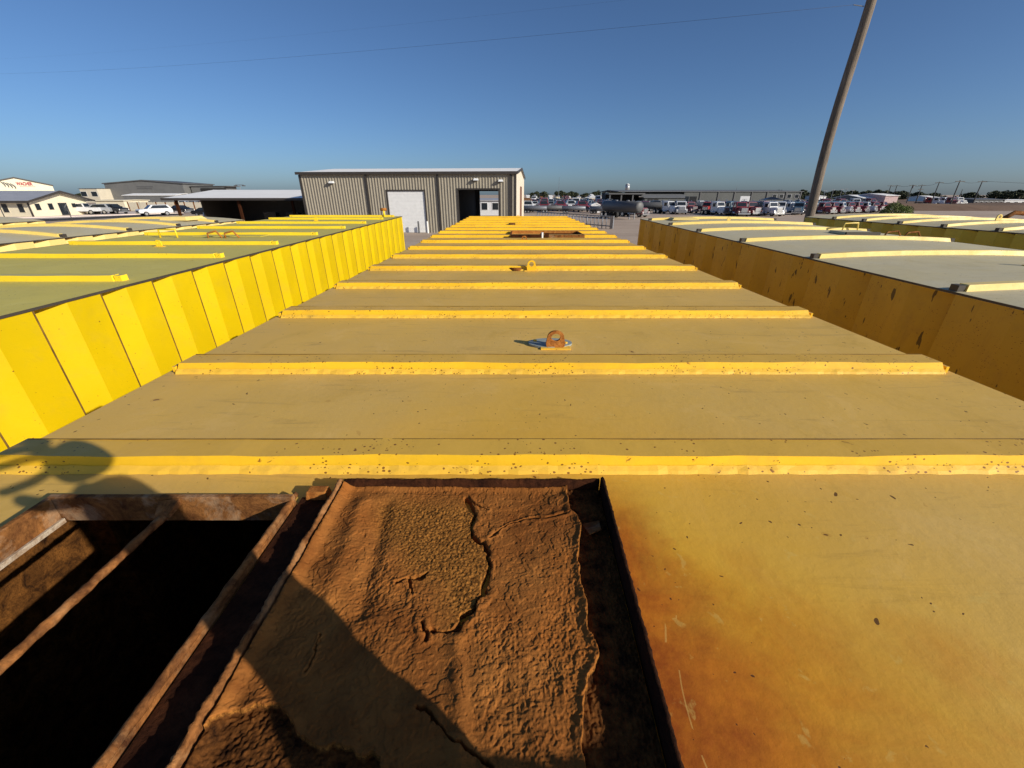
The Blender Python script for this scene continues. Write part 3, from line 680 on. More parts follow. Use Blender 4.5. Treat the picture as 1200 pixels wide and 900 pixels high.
def ragged_lip(name, a_, b_, up, th, parent, mat, n=140, amp=.0022, base=ROOF + .001):
    a_, b_ = Vector(a_), Vector(b_); d = (b_ - a_).normalized(); pn = Vector((-d.y, d.x, 0)); m = MB(); vs = []; fs = []
    for i in range(n + 1):
        p = a_ + (b_ - a_) * i / n; j = lambda s=1: random.uniform(-amp, amp) * s
        w_ = .8 * amp * math.sin(i * .33) + j(.5)
        zt = base + up + w_
        vs += [(p.x - pn.x * th / 2, p.y - pn.y * th / 2, base), (p.x - pn.x * (th / 2 + j(.6)), p.y - pn.y * (th / 2), zt - .003),
               (p.x + pn.x * j(.5), p.y + pn.y * j(.5), zt), (p.x + pn.x * (th / 2 + j(.6)), p.y + pn.y * th / 2, zt - .003), (p.x + pn.x * th / 2, p.y + pn.y * th / 2, base)]
        if i:
            o_ = 5 * (i - 1); fs += [(o_ + k, o_ + 5 + k, o_ + 6 + k, o_ + 1 + k) for k in range(4)]
    fs += [(0, 1, 2, 3, 4), tuple(5 * n + k for k in (4, 3, 2, 1, 0))]
    return m.add(vs, fs).build(name, mat, parent, True)
ragged_lip('lid_lip', (LX0, LY0, 0), (LX0, LY1, 0), .030, .007, LID, M['rust_bar'])
ragged_lip('lid_lip', (LX1 - .020, LY0, 0), (LX1 - .004, LY1, 0), .034, .007, LID, M['lip_shade_rust'], amp=.0012)
ragged_lip('lid_lip', (LX0 + .007, LY1, 0), (LX1 - .009, LY1, 0), .030, .008, LID, M['rust_dark'], amp=.0012)
ragged_lip('lid_lip', (LX0 + .007, LY0, 0), (LX1 - .026, LY0, 0), .022, .010, LID, M['rust_dark'])
# torn scrap of scale standing up by the right lip
p0 = onz(682, 612, LZ + .004)
MB().add([(p0.x, p0.y, LZ), (p0.x + .028, p0.y + .002, LZ + .006), (p0.x + .024, p0.y - .030, LZ + .018), (p0.x + .006, p0.y - .034, LZ + .012),
          (p0.x + .001, p0.y, LZ - .002), (p0.x + .029, p0.y + .002, LZ + .004), (p0.x + .025, p0.y - .030, LZ + .0165), (p0.x + .007, p0.y - .034, LZ + .0105)],
         [(0, 1, 2, 3), (7, 6, 5, 4), (0, 4, 5, 1), (1, 5, 6, 2), (2, 6, 7, 3), (3, 7, 4, 0)]).build('loose_scale', M['rust_frame'], LID)
# access ladder on the near end wall (below the picture)
ld = MB().box(.30, .34, YN - .16, YN - .12, .05, 2.75).build('ladder_rail', M['wall_mid'], T)
MB().box(.70, .74, YN - .16, YN - .12, .05, 2.75).build('ladder_rail', M['wall_mid'], T)
for k in range(8): MB().tube([(.341, YN - .14, .3 + .3 * k), (.699, YN - .14, .3 + .3 * k)], .015, 8).build('ladder_rung', M['wall_mid'], T)
for x in (.32, .72):
    for z in (.6, 2.3): MB().box(x - .01, x + .01, YN - .119, YN + .02, z, z + .04).build('ladder_bracket', M['wall_mid'], T)

# ------------------------------------------------------------------ the photographer (only the shadow shows)
def skinned(name, verts, edges, radii, mat, parent, sub=2, root=0):
    me = bpy.data.meshes.new(name); me.from_pydata(verts, edges, []); me.materials.append(mat)
    o = bpy.data.objects.new(name, me); COL.objects.link(o); o.parent = parent
    o.modifiers.new('skin', 'SKIN'); 
    for i, r in enumerate(radii):
        sv = me.skin_vertices[0].data[i]; r = r if isinstance(r, tuple) else (r, r); sv.radius = r; sv.use_root = (i == root)
    s = o.modifiers.new('sub', 'SUBSURF'); s.levels = sub; s.render_levels = sub
    return o
PX, PY = .44, -.30
pr = thing('person', 'person in grey shirt and jeans on the tank end ladder, one hand raised', 'person', (PX, PY, 0))
z0 = ROOF - .85                                # feet on a rung
# local coordinates relative to (PX,PY)
def Lc(x, y, z): return (x - PX, y - PY + .030, z)
bv = [Lc(.46, -.27, z0 + .88), Lc(.46, -.24, z0 + 1.08), Lc(.45, -.21, z0 + 1.28),                      # pelvis, waist, chest 0-2
      Lc(.44, -.205, ROOF + .01), Lc(.435, -.20, ROOF + .07), Lc(.43, -.17, ROOF + .17), Lc(.43, -.165, ROOF + .26),  # neck base, neck, head 3-6
      Lc(.30, -.17, ROOF - .03), Lc(.255, -.10, ROOF + .12), Lc(.27, -.035, ROOF + .25), Lc(.19, -.005, ROOF + .41), Lc(.165, .01, ROOF + .46),  # right arm (to the phone) 7-11
      Lc(.60, -.22, ROOF - .05), Lc(.68, -.22, ROOF - .28), Lc(.70, -.12, ROOF - .42), Lc(.70, -.11, ROOF - .46),   # other arm down to the rail 12-15
      Lc(.37, -.26, z0 + .80), Lc(.38, -.20, z0 + .45), Lc(.40, -.26, z0 + .08), Lc(.40, -.13, z0 + .03),
      Lc(.55, -.26, z0 + .80), Lc(.58, -.20, z0 + .45), Lc(.60, -.26, z0 + .08), Lc(.60, -.13, z0 + .03)]
be = [(0, 1), (1, 2), (2, 3), (3, 4), (4, 5), (5, 6), (2, 7), (7, 8), (8, 9), (9, 10), (10, 11), (2, 12), (12, 13), (13, 14), (14, 15),
      (0, 16), (16, 17), (17, 18), (18, 19), (0, 20), (20, 21), (21, 22), (22, 23)]
br = [(.15, .11), (.135, .10), (.16, .11), (.085, .08), .055, (.082, .095), (.075, .085), .065, .048, .050, .050, .048,
      .065, .048, .036, .034, .09, .062, .045, .035, .09, .062, .045, .035]
body = skinned('body', bv, be, br, M['skin'], pr)
def sub_skin(name, ids, grow, mat):
    mp = {v: i for i, v in enumerate(ids)}
    return skinned(name, [bv[i] for i in ids], [(mp[a], mp[b]) for a, b in be if a in mp and b in mp],
                   [tuple(q + grow for q in (br[i] if isinstance(br[i], tuple) else (br[i], br[i]))) for i in ids], mat, pr)
sub_skin('shirt', [0, 1, 2, 3, 7, 8, 9, 12, 13], .012, M['shirt'])
sub_skin('jeans', [0, 16, 17, 18, 20, 21, 22], .012, M['denim'])
skinned('shadow_sleeve', [Lc(.275, -.035, ROOF + .22), Lc(.225, -.018, ROOF + .34), Lc(.170, .006, ROOF + .455)], [(0, 1), (1, 2)], [(.056, .056), (.052, .052), (.046, .046)], M['shirt'], pr)  # unseen extra sleeve, added to close a gap in the arm's cast shadow
for a_, b_ in ((18, 19), (22, 23)): sub_skin('boot', [a_, b_], .012, M['leather'])
skinned('hair', [Lc(.43, -.20, ROOF + .20), Lc(.43, -.175, ROOF + .27)], [(0, 1)], [(.083, .09), (.070, .075)], M['hair'], pr)
# face
MB().tube([Lc(.43, -.075, ROOF + .20), Lc(.43, -.060, ROOF + .165)], [.008, .014], 8).build('nose', M['skin'], pr, True)
for s_ in (-1, 1):
    MB().tube([Lc(.43 + s_ * .032, -.082, ROOF + .195), Lc(.43 + s_ * .032, -.078, ROOF + .195)], .011, 10).build('eye', M['glass'], pr, True)
    MB().tube([Lc(.43 + s_ * .088, -.165, ROOF + .21), Lc(.43 + s_ * .088, -.16, ROOF + .16)], [.012, .008], 8).build('ear', M['skin'], pr, True)
MB().tube([Lc(.405, -.082, ROOF + .125), Lc(.455, -.082, ROOF + .125)], .006, 8).build('mouth', M['maroon'], pr, True)
# right hand: palm grows from the wrist, fingers reach the phone
hp = Lc(.150, .020, ROOF + .50)
def fing(pts, r, name='finger'): skinned(name, [Lc(*p) for p in pts], [(i, i + 1) for i in range(len(pts) - 1)], [r * 1.12] * (len(pts) - 1) + [r * .9], M['skin'], body, 1)
skinned('palm', [Lc(.165, .012, ROOF + .455), Lc(.150, .02, ROOF + .50), Lc(.125, .012, ROOF + .535)], [(0, 1), (1, 2)], [(.042, .032), (.046, .030), (.038, .022)], M['skin'], body)
fing([(.13, .018, ROOF + .545), (.085, .008, ROOF + .56), (.045, -.012, ROOF + .556), (.022, -.024, ROOF + .545)], .0095)
fing([(.125, .014, ROOF + .53), (.085, .000, ROOF + .54), (.050, -.022, ROOF + .538), (.028, -.032, ROOF + .53)], .0095)
fing([(.12, .004, ROOF + .52), (.085, -.012, ROOF + .52), (.055, -.032, ROOF + .515), (.035, -.038, ROOF + .51)], .009)
fing([(.12, -.004, ROOF + .49), (.09, -.020, ROOF + .475), (.06, -.038, ROOF + .468), (.042, -.042, ROOF + .466)], .008)
fing([(.16, -.002, ROOF + .455), (.12, -.012, ROOF + .425), (.07, -.02, ROOF + .425), (.03, -.022, ROOF + .440)], .0115, 'thumb')
# other hand on the ladder rail
for k in range(4): fing([(.70, -.11, ROOF - .455 - .02 * k), (.735, -.085, ROOF - .46 - .02 * k), (.755, -.10, ROOF - .462 - .02 * k)], .009)
fing([(.695, -.10, ROOF - .44), (.70, -.075, ROOF - .425), (.725, -.065, ROOF - .43)], .0105, 'thumb')
ph = thing('mobile_phone', 'dark mobile phone held up level in the photographer\'s raised hand', 'phone', (0, 0, ROOF + .5))
pb = MB().box(-.115, .040, -.0125, -.0045, -.037, .037).build('phone_body', M['black'], ph, bevel=.003)
MB().box(-.108, .033, -.0129, -.0126, -.032, .032).build('screen', M['glass'], ph)
ph.rotation_euler = (R(-PITCH), 0, 0); ph.location = (0, -.006, ROOF + .5)

# ------------------------------------------------------------------ the tan workshop
SHOP_R = R(-4.2)
S = thing('workshop_building', 'tan metal workshop with brown trim, one white roller door and one open doorway', 'building', (.35, 41.2, 0), SHOP_R)
SW, SDp, EZ, RZ = 20.2, 15.0, 5.18, 5.85          # local: x from -SW to 0, y 0..SD
def siding(x0, x1, z0, z1, holes, P=.305, dep=.035, y=0.0, sgn=-1, ztop=None):
    """trapezoid siding standing on y; holes=[(xa,xb,za,zb)]"""
    m = MB(); bps = set(); n = int((x1 - x0) / P)
    prof = []
    for k in range(n + 1):
        for fx, d in ((0, 0), (.55, 0), (.65, dep), (.9, dep)):
            x = x0 + (k + fx) * P
            if x < x1: prof.append((x, d))
    prof.append((x1, 0))
    def dat(x):
        for (a_, da), (b_, db) in zip(prof[:-1], prof[1:]):
            if a_ <= x <= b_: return da + (db - da) * (x - a_) / max(1e-9, b_ - a_)
        return 0
    xs_ = sorted(set([p[0] for p in prof] + [h[0] for h in holes] + [h[1] for h in holes]))
    for a_, b_ in zip(xs_[:-1], xs_[1:]):
        if b_ - a_ < 1e-6: continue
        mid = (a_ + b_) / 2; segs = [(z0, z1)]
        for h in holes:
            if h[0] < mid < h[1]:
                ns = []
                for s0, s1 in segs:
                    if h[2] > s0: ns.append((s0, h[2]))
                    if h[3] < s1: ns.append((h[3], s1))
                segs = ns
        for s0, s1 in segs:
            ta = ztop(a_) if ztop and s1 == z1 else s1; tb = ztop(b_) if ztop and s1 == z1 else s1
            ya, yb = y + sgn * dat(a_), y + sgn * dat(b_)
            m.add([(a_, ya, s0), (b_, yb, s0), (b_, yb, tb), (a_, ya, ta)], [(0, 1, 2, 3)])
    return m
D1 = (-11.98, -8.5, 0, 3.6); D2 = (-5.3, -1.6, 0, 3.72)
siding(-SW, 0, 0, EZ - .16, [D1, D2], P=.27, dep=.05).build('front_wall', M['tan'], S)
siding(-SW, 0, 0, EZ - .16, [(-5.5, -1.75, 0, 3.7)], P=.54, y=SDp, sgn=1).build('back_wall', M['tan'], S)
MB().box(-SW + .05, -.05, .06, .075, 3.75, EZ - .2).build('front_lining', M['grey_dk'], S)
MB().box(-SW + .05, -5.32, .06, .075, .01, 3.749).build('front_lining', M['grey_dk'], S)
MB().box(-5.9, -5.5, SDp - .09, SDp - .06, .01, 5).build('back_lining', M['grey_dk'], S)
MB().box(-SW + .05, -5.9, SDp - .09, SDp - .06, .01, 5).build('back_lining', M['grey_dk'], S)
MB().box(-6.1, -6.0, .1, SDp - .1, .01, 5).build('inner_partition', M['dark'], S)
def gable(xc, sgn):
    m = MB(); n = 34; zt = lambda v: EZ - .1 + (RZ - EZ) * (1 - abs(v - SDp / 2) / (SDp / 2))
    for k in range(n):
        for fa, fb, da, db in ((0, .55, 0, 0), (.55, .65, 0, .035), (.65, .9, .035, .035), (.9, 1, .035, 0)):
            a_, b_ = (k + fa) * SDp / n, (k + fb) * SDp / n
            m.add([(xc + sgn * da, a_, 0), (xc + sgn * db, b_, 0), (xc + sgn * db, b_, zt(b_)), (xc + sgn * da, a_, zt(a_))], [(0, 1, 2, 3)])
    return m
gable(0, 1).build('gable_wall', M['tan_light'], S); gable(-SW, -1).build('gable_wall', M['tan'], S)
for y0_, y1_, za, zb in ((-.25, SDp / 2, EZ, RZ), (SDp / 2, SDp + .25, RZ, EZ)):
    MB().add([(-SW - .15, y0_, za), (.15, y0_, za), (.15, y1_, zb), (-SW - .15, y1_, zb), (-SW - .15, y0_, za - .06), (.15, y0_, za - .06), (.15, y1_, zb - .06), (-SW - .15, y1_, zb - .06)],
             [(0, 1, 2, 3), (7, 6, 5, 4), (0, 4, 5, 1), (2, 6, 7, 3), (1, 5, 6, 2), (3, 7, 4, 0)]).build('roof', M['white_roof'], S)
MB().box(-SW - .18, .18, -.34, -.253, EZ - .20, EZ + .02).build('gutter', M['brown'], S)
for a_, b_, c_, d_ in ((0, SDp / 2, EZ, RZ), (SDp / 2, SDp, RZ, EZ)):
    MB().add([(.153, a_ - (.25 if a_ == 0 else 0), c_ - .2), (.153, b_ + (.25 if b_ == SDp else 0), d_ - .2), (.153, b_ + (.25 if b_ == SDp else 0), d_ + .03), (.153, a_ - (.25 if a_ == 0 else 0), c_ + .03),
              (.19, a_ - (.25 if a_ == 0 else 0), c_ - .2), (.19, b_ + (.25 if b_ == SDp else 0), d_ - .2), (.19, b_ + (.25 if b_ == SDp else 0), d_ + .03), (.19, a_ - (.25 if a_ == 0 else 0), c_ + .03)],
             [(0, 1, 2, 3), (4, 7, 6, 5), (0, 4, 5, 1), (3, 2, 6, 7)]).build('rake_trim', M['brown'], S)
for x in (-13.8, -7.1): MB().box(x - .07, x + .07, -.16, -.04, 0, EZ - .21).build('downspout', M['brown'], S)
MB().box(-SW - .06, -SW + .14, -.06, .06, 0, EZ - .21).build('corner_trim', M['brown'], S)
MB().box(-.55, -.38, -.16, -.04, 0, EZ - .21).build('downspout', M['brown'], S)
MB().box(-.12, .05, -.06, .05, 0, EZ - .21).build('corner_trim', M['brown'], S)
for D in (D1, D2):
    MB().box(D[0] - .13, D[0], -.07, .06, 0, D[3] + .12).build('door_trim', M['brown'], S)
    MB().box(D[1], D[1] + .13, -.07, .06, 0, D[3] + .12).build('door_trim', M['brown'], S)
    MB().box(D[0] + .001, D[1] - .001, -.07, .06, D[3], D[3] + .12).build('door_trim', M['brown'], S)
dr = MB().box(D1[0] + .001, D1[1] - .001, .03, .05, 0, D1[3]).build('roller_door', M['white'], S)
for k in range(12): MB().box(D1[0] + .01, D1[1] - .01, .018, .0295, .02 + .3 * k, .30 * k + .29).build('door_slat', M['white'], dr)
MB().box(-SW, 0, 0.1, SDp - .1, .01, .03).build('shop_floor', M['concrete'], S)
for x, y_ in ((-17.1, 4.35), (-3.6, 4.55), (-1.35, 4.45)):
    l_ = MB().box(x - .22, x + .22, -.42, -.04, y_ - .08, y_ + .09, top=(.05, .05, .12, 0)).build('wall_light', M['white'], S)
    MB().box(x - .3, x + .10, -.30, -.10, y_ - .13, y_ - .081).build('lamp_bracket', M['brown'], l_)
MB().box(.04, .07, 6.2, 9.4, 0, 4.1).build('side_door', simple('red_brown_door', (0.20, .09, .05), .6), S)
for x in (-8.25, -12.2, -1.35, -9.1): MB().tube([(x, -.7, 0), (x, -.7, 1.05)], .08, 10).build('guard_post', M['white'] if x > -9 else M['grey_dk'], S)

# office seen through the open doorway
def block(name, label, cat, cx, cy, w, d, h, mat, rmat, rz=0, rise=0.6, wins=(), door=None, ridge='x', over=.3, group=None):
    b_ = thing(name, label, cat, (cx, cy, 0), rz, group)
    m = MB(); m.box(-w / 2, w / 2, 0, d, 0, h)
    if ridge == 'x':   # ridge runs along x, gables at the ends
        m.prism([(0.0, h), (d, h), (d / 2, h + rise)], -w / 2, w / 2, 'x')
        o_ = over; k = rise / (d / 2)
        r = MB().prism([(-o_, h - k * o_ + .02), (d / 2, h + rise + .02), (d + o_, h - k * o_ + .02), (d + o_, h - k * o_ + .16), (d / 2, h + rise + .16), (-o_, h - k * o_ + .16)], -w / 2 - o_, w / 2 + o_, 'x')
    else:
        m.prism([(-w / 2, h), (w / 2, h), (0, h + rise)], 0, d, 'y')
        o_ = over; k = rise / (w / 2)
        r = MB().prism([(-w / 2 - o_, h - k * o_ + .02), (0, h + rise + .02), (w / 2 + o_, h - k * o_ + .02), (w / 2 + o_, h - k * o_ + .16), (0, h + rise + .16), (-w / 2 - o_, h - k * o_ + .16)], -o_, d + o_, 'y')
    m.build('wall', mat, b_); r.build('roof', rmat, b_)
    for (x, z, ww, hh) in wins:
        f = MB().box(x - ww / 2 - .08, x + ww / 2 + .08, -.05, .02, z - .08, z + hh + .08).build('window', M['white'], b_)
        MB().box(x - ww / 2, x + ww / 2, -.07, -.051, z, z + hh).build('pane', M['glass'], f)
    if door:
        f = MB().box(door[0] - door[1] / 2, door[0] + door[1] / 2, -.06, .02, 0, door[2]).build('door', M['dark'], b_)
        MB().box(door[0] + door[1] * .3, door[0] + door[1] * .38, -.1, -.061, 1, 1.15).build('handle', M['chrome'], f)
    return b_
block('site_office', 'white site office seen through the open doorway of the tan workshop', 'building', -4.4, 78, 9, 6, 2.35, M['vwhite'], M['grey_roof'], 0, .25,
      [(-.4, .9, 1.0, 1.1), (1.5, .9, 1.0, 1.1)])

# lean-to carport left of the workshop
C_ = thing('carport', 'open carport with white sheet roof left of the tan workshop', 'carport', (0, 0, 0))
MB().add([(-39.3, 50.5, 2.96), (-20.6, 50.5, 2.96), (-20.6, 63, 3.92), (-41.5, 63, 3.92), (-39.3, 50.5, 2.86), (-20.6, 50.5, 2.86), (-20.6, 63, 3.82), (-41.5, 63, 3.82)],
         [(0, 1, 2, 3), (7, 6, 5, 4), (0, 4, 5, 1), (1, 5, 6, 2), (2, 6, 7, 3), (3, 7, 4, 0)]).build('roof', M['white_roof'], C_)
MB().box(-39.4, -20.6, 50.36, 50.49, 2.72, 2.97).build('fascia', M['brown'], C_)
for x, y in ((-38.2, 51), (-31.1, 51), (-25, 51), (-39.5, 62)): MB().box(x - .12, x + .12, y - .12, y + .12, 0, 2.855 + (y - 50.5) * .0768).build('post', M['rust_dark'], C_)
MB().box(-36.5, -20.6, 60.0, 60.15, 0, 3.55).build('back_wall', M['brown'], C_)
MB().box(-36.5, -36.35, 52.5, 59.99, 0, 2.9).build('side_wall', M['brown'], C_)
for i, (x, lab) in enumerate(((-30.4, 'black wheeled waste bin under the carport, left of the pair'), (-27.6, 'black wheeled waste bin under the carport, right of the pair'))):
    b_ = thing('waste_bin', lab, 'bin', (x, 56, 0), 0, 'bins under the carport')
    MB().box(-.7, .7, -.4, .4, .12, 1.25, top=(-.08, -.08, -.06, -.06)).build('bin_body', M['black'], b_); MB().box(-.8, .8, -.48, .48, 1.251, 1.33, top=(.1, .1, .1, .1)).build('lid', M['grey_dk'], b_)
    for sx in (-.5, .5): MB().tube([(sx - .04, .3, .12), (sx + .04, .3, .12)], .118, 12).build('wheel', M['tyre'], b_)

# ------------------------------------------------------------------ buildings at the left
OB = thing('office_building', 'cream office with grey roof, dark gable trim and small dark windows', 'building', (-79, 73.2, 0))
OBW = 9.9; m = MB()
m.box(-26, 0, 0, OBW, 0, 2.42); m.prism([(0, 2.42), (OBW, 2.42), (OBW / 2, 3.7)], -26, 0, 'x'); m.build('wall', M['cream'], OB)
k = 1.28 / (OBW / 2)
MB().prism([(-.9, 2.44 - k * .9), (OBW / 2, 3.74), (OBW + .9, 2.44 - k * .9), (OBW + .9, 2.60 - k * .9), (OBW / 2, 3.92), (-.9, 2.60 - k * .9)], -26.5, .9, 'x').build('roof', M['grey_roof'], OB)
MB().prism([(-.93, 2.36 - k * .9), (OBW / 2, 3.62), (OBW + .93, 2.36 - k * .9), (OBW + .93, 2.64 - k * .9), (OBW / 2, 3.96), (-.93, 2.64 - k * .9)], .901, .98, 'x').build('gable_trim', M['brown'], OB)
MB().box(-26.5, .9, -.98, -.905, 2.1, 2.42).build('gutter', M['brown'], OB)
for y, w_, z0_, z1_, nm in ((1.1, .75, .95, 1.95, 'window'), (3.2, .75, .95, 1.95, 'window'), (5.3, 1.5, 0, 2.0, 'door'), (7.3, .7, 1.2, 1.9, 'window'), (9.1, .7, 1.2, 1.9, 'window')):
    f = MB().box(.0, .05, y - w_ / 2 - .06, y + w_ / 2 + .06, z0_, z1_ + .06).build(nm, M['cream_dim'], OB)
    MB().box(.051, .08, y - w_ / 2, y + w_ / 2, z0_ + .04, z1_).build('pane', M['glass'], f)
for x in (-1.6, -4.2, -8): 
    f = MB().box(x - .5, x + .5, -.05, 0, .6, 2.0).build('window', M['cream_dim'], OB); MB().box(x - .42, x + .42, -.08, -.051, .68, 1.92).build('pane', M['glass'], f)
MB().box(-.25, -.05, -.12, 0, 0, 2.2).build('downspout', M['brown'], OB)

BB = thing('warehouse', 'tall cream gabled warehouse with a red lettered sign and curved stripe emblem', 'building', (-128.3, 118, 0), R(49))
m = MB(); m.box(-6.4, 6.4, 0, 16, 0, 5.5); m.prism([(-6.4, 5.5), (6.4, 5.5), (0, 7.2)], 0, 16, 'y'); m.build('wall', M['cream'], BB)
MB().prism([(-6.6, 5.45), (0, 7.22), (6.6, 5.45), (6.6, 5.7), (0, 7.47), (-6.6, 5.7)], -.3, 16.3, 'y').build('roof', M['brown'], BB)
def text(name, s, size, mat, parent, loc, rot, ext=.03, fit=None):
    c = bpy.data.curves.new(name, 'FONT'); c.body = s; c.size = size; c.extrude = ext; c.offset = size * .045; c.align_x = 'LEFT'
    o = bpy.data.objects.new(name, c); me = None
    COL.objects.link(o); bpy.context.view_layer.update()
    me = bpy.data.meshes.new_from_object(o); bpy.data.objects.remove(o)
    me.materials.clear(); me.materials.append(mat); o = bpy.data.objects.new(name, me); COL.objects.link(o); o.parent = parent; o.location = loc; o.rotation_euler = rot
    if fit:
        w_ = max(v.co.x for v in me.vertices) - min(v.co.x for v in me.vertices); o.scale.x = fit / w_
    return o
text('sign_lettering', 'WACHER', 1.05, simple('sign_red', (0.34, .015, .02), .5), BB, (.0, -.06, 5.55), (R(90), 0, 0), fit=2.9)
MB().box(.4, 3.2, -.05, 0, 5.20, 5.28).build('sign_underline', M['grey'], BB)
for k in range(4):
    a0 = -2.75 + .55 * k
    MB().tube([(a0 + .30 * math.sin(q * 1.9) + .35 * q, -.08, 6.45 - .16 * k - 1.35 * q / 1.6) for q in [i * .2 for i in range(9)]], [.04, .08, .12, .14, .14, .13, .11, .08, .03], 6).build('emblem_stripe', M['grey_dk'], BB, True)

GW = thing('warehouse', 'wide dark grey gabled warehouse beyond the parked cars at the left', 'building', (-174, 215, 0), 0)
m = MB(); m.box(-18.6, 18.4, 0, 22, 0, 8.0); m.prism([(-18.6, 8.0), (18.4, 8.0), (0, 9.3)], 0, 22, 'y'); m.build('wall', M['grey'], GW)
MB().prism([(-19.1, 7.9), (0, 9.3), (19, 7.9), (19, 8.3), (0, 9.7), (-19.1, 8.3)], -.5, 22.5, 'y').build('roof', M['grey_dk'], GW)
MB().box(19.1, 35, 4, 14, 0, 6.9).build('side_wing', M['grey'], GW)
MB().box(19.1, 37, 3.5, 14.5, 6.901, 7.2).build('side_wing_roof', M['grey_dk'], GW)
MB().box(24, 36, 3.6, 3.99, 4.0, 6.2).build('open_bay', M['dark'], GW)
for z in (6.6, 5.8): MB().box(-3.5, 3.5 + z - 5.8, -.12, 0, z, z + .35).build('sign_line', M['grey_dk'], GW)
block('low_building', 'low white roofed shed in front of the dark grey warehouse', 'building', -153, 190, 22, 12, 3.0, M['grey'], M['white_roof'], 0, .7)
block('annex_building', 'small dark roofed annex left of the dark grey warehouse', 'building', -194.5, 208, 8, 12, 5.8, M['cream_dim'], M['grey_dk'], 0, .1, [(-2.6, 2.6, 2.6, 2), (2.2, 2.6, 2.6, 2)])
block('garage', 'low cream garage behind the black parked car', 'building', -92.5, 103, 6.5, 7, 2.0, M['cream'], M['cream'], 0, .1)
# slatted tan fence in front of the warehouses
F1 = thing('slat_fence', 'tan board fence behind the parked silver car', 'fence', (-86, 100, 0))
for i in range(64): MB().box(i * .30, i * .30 + .26, 0, .03, 0, 1.75 + .1 * random.random()).build('board', M['cream_dim'] if i % 7 else M['rust'], F1)
for i in range(8): MB().box(i * 2.6, i * 2.6 + .1, .035, .13, 0, 1.9).build('post', M['brown'], F1)

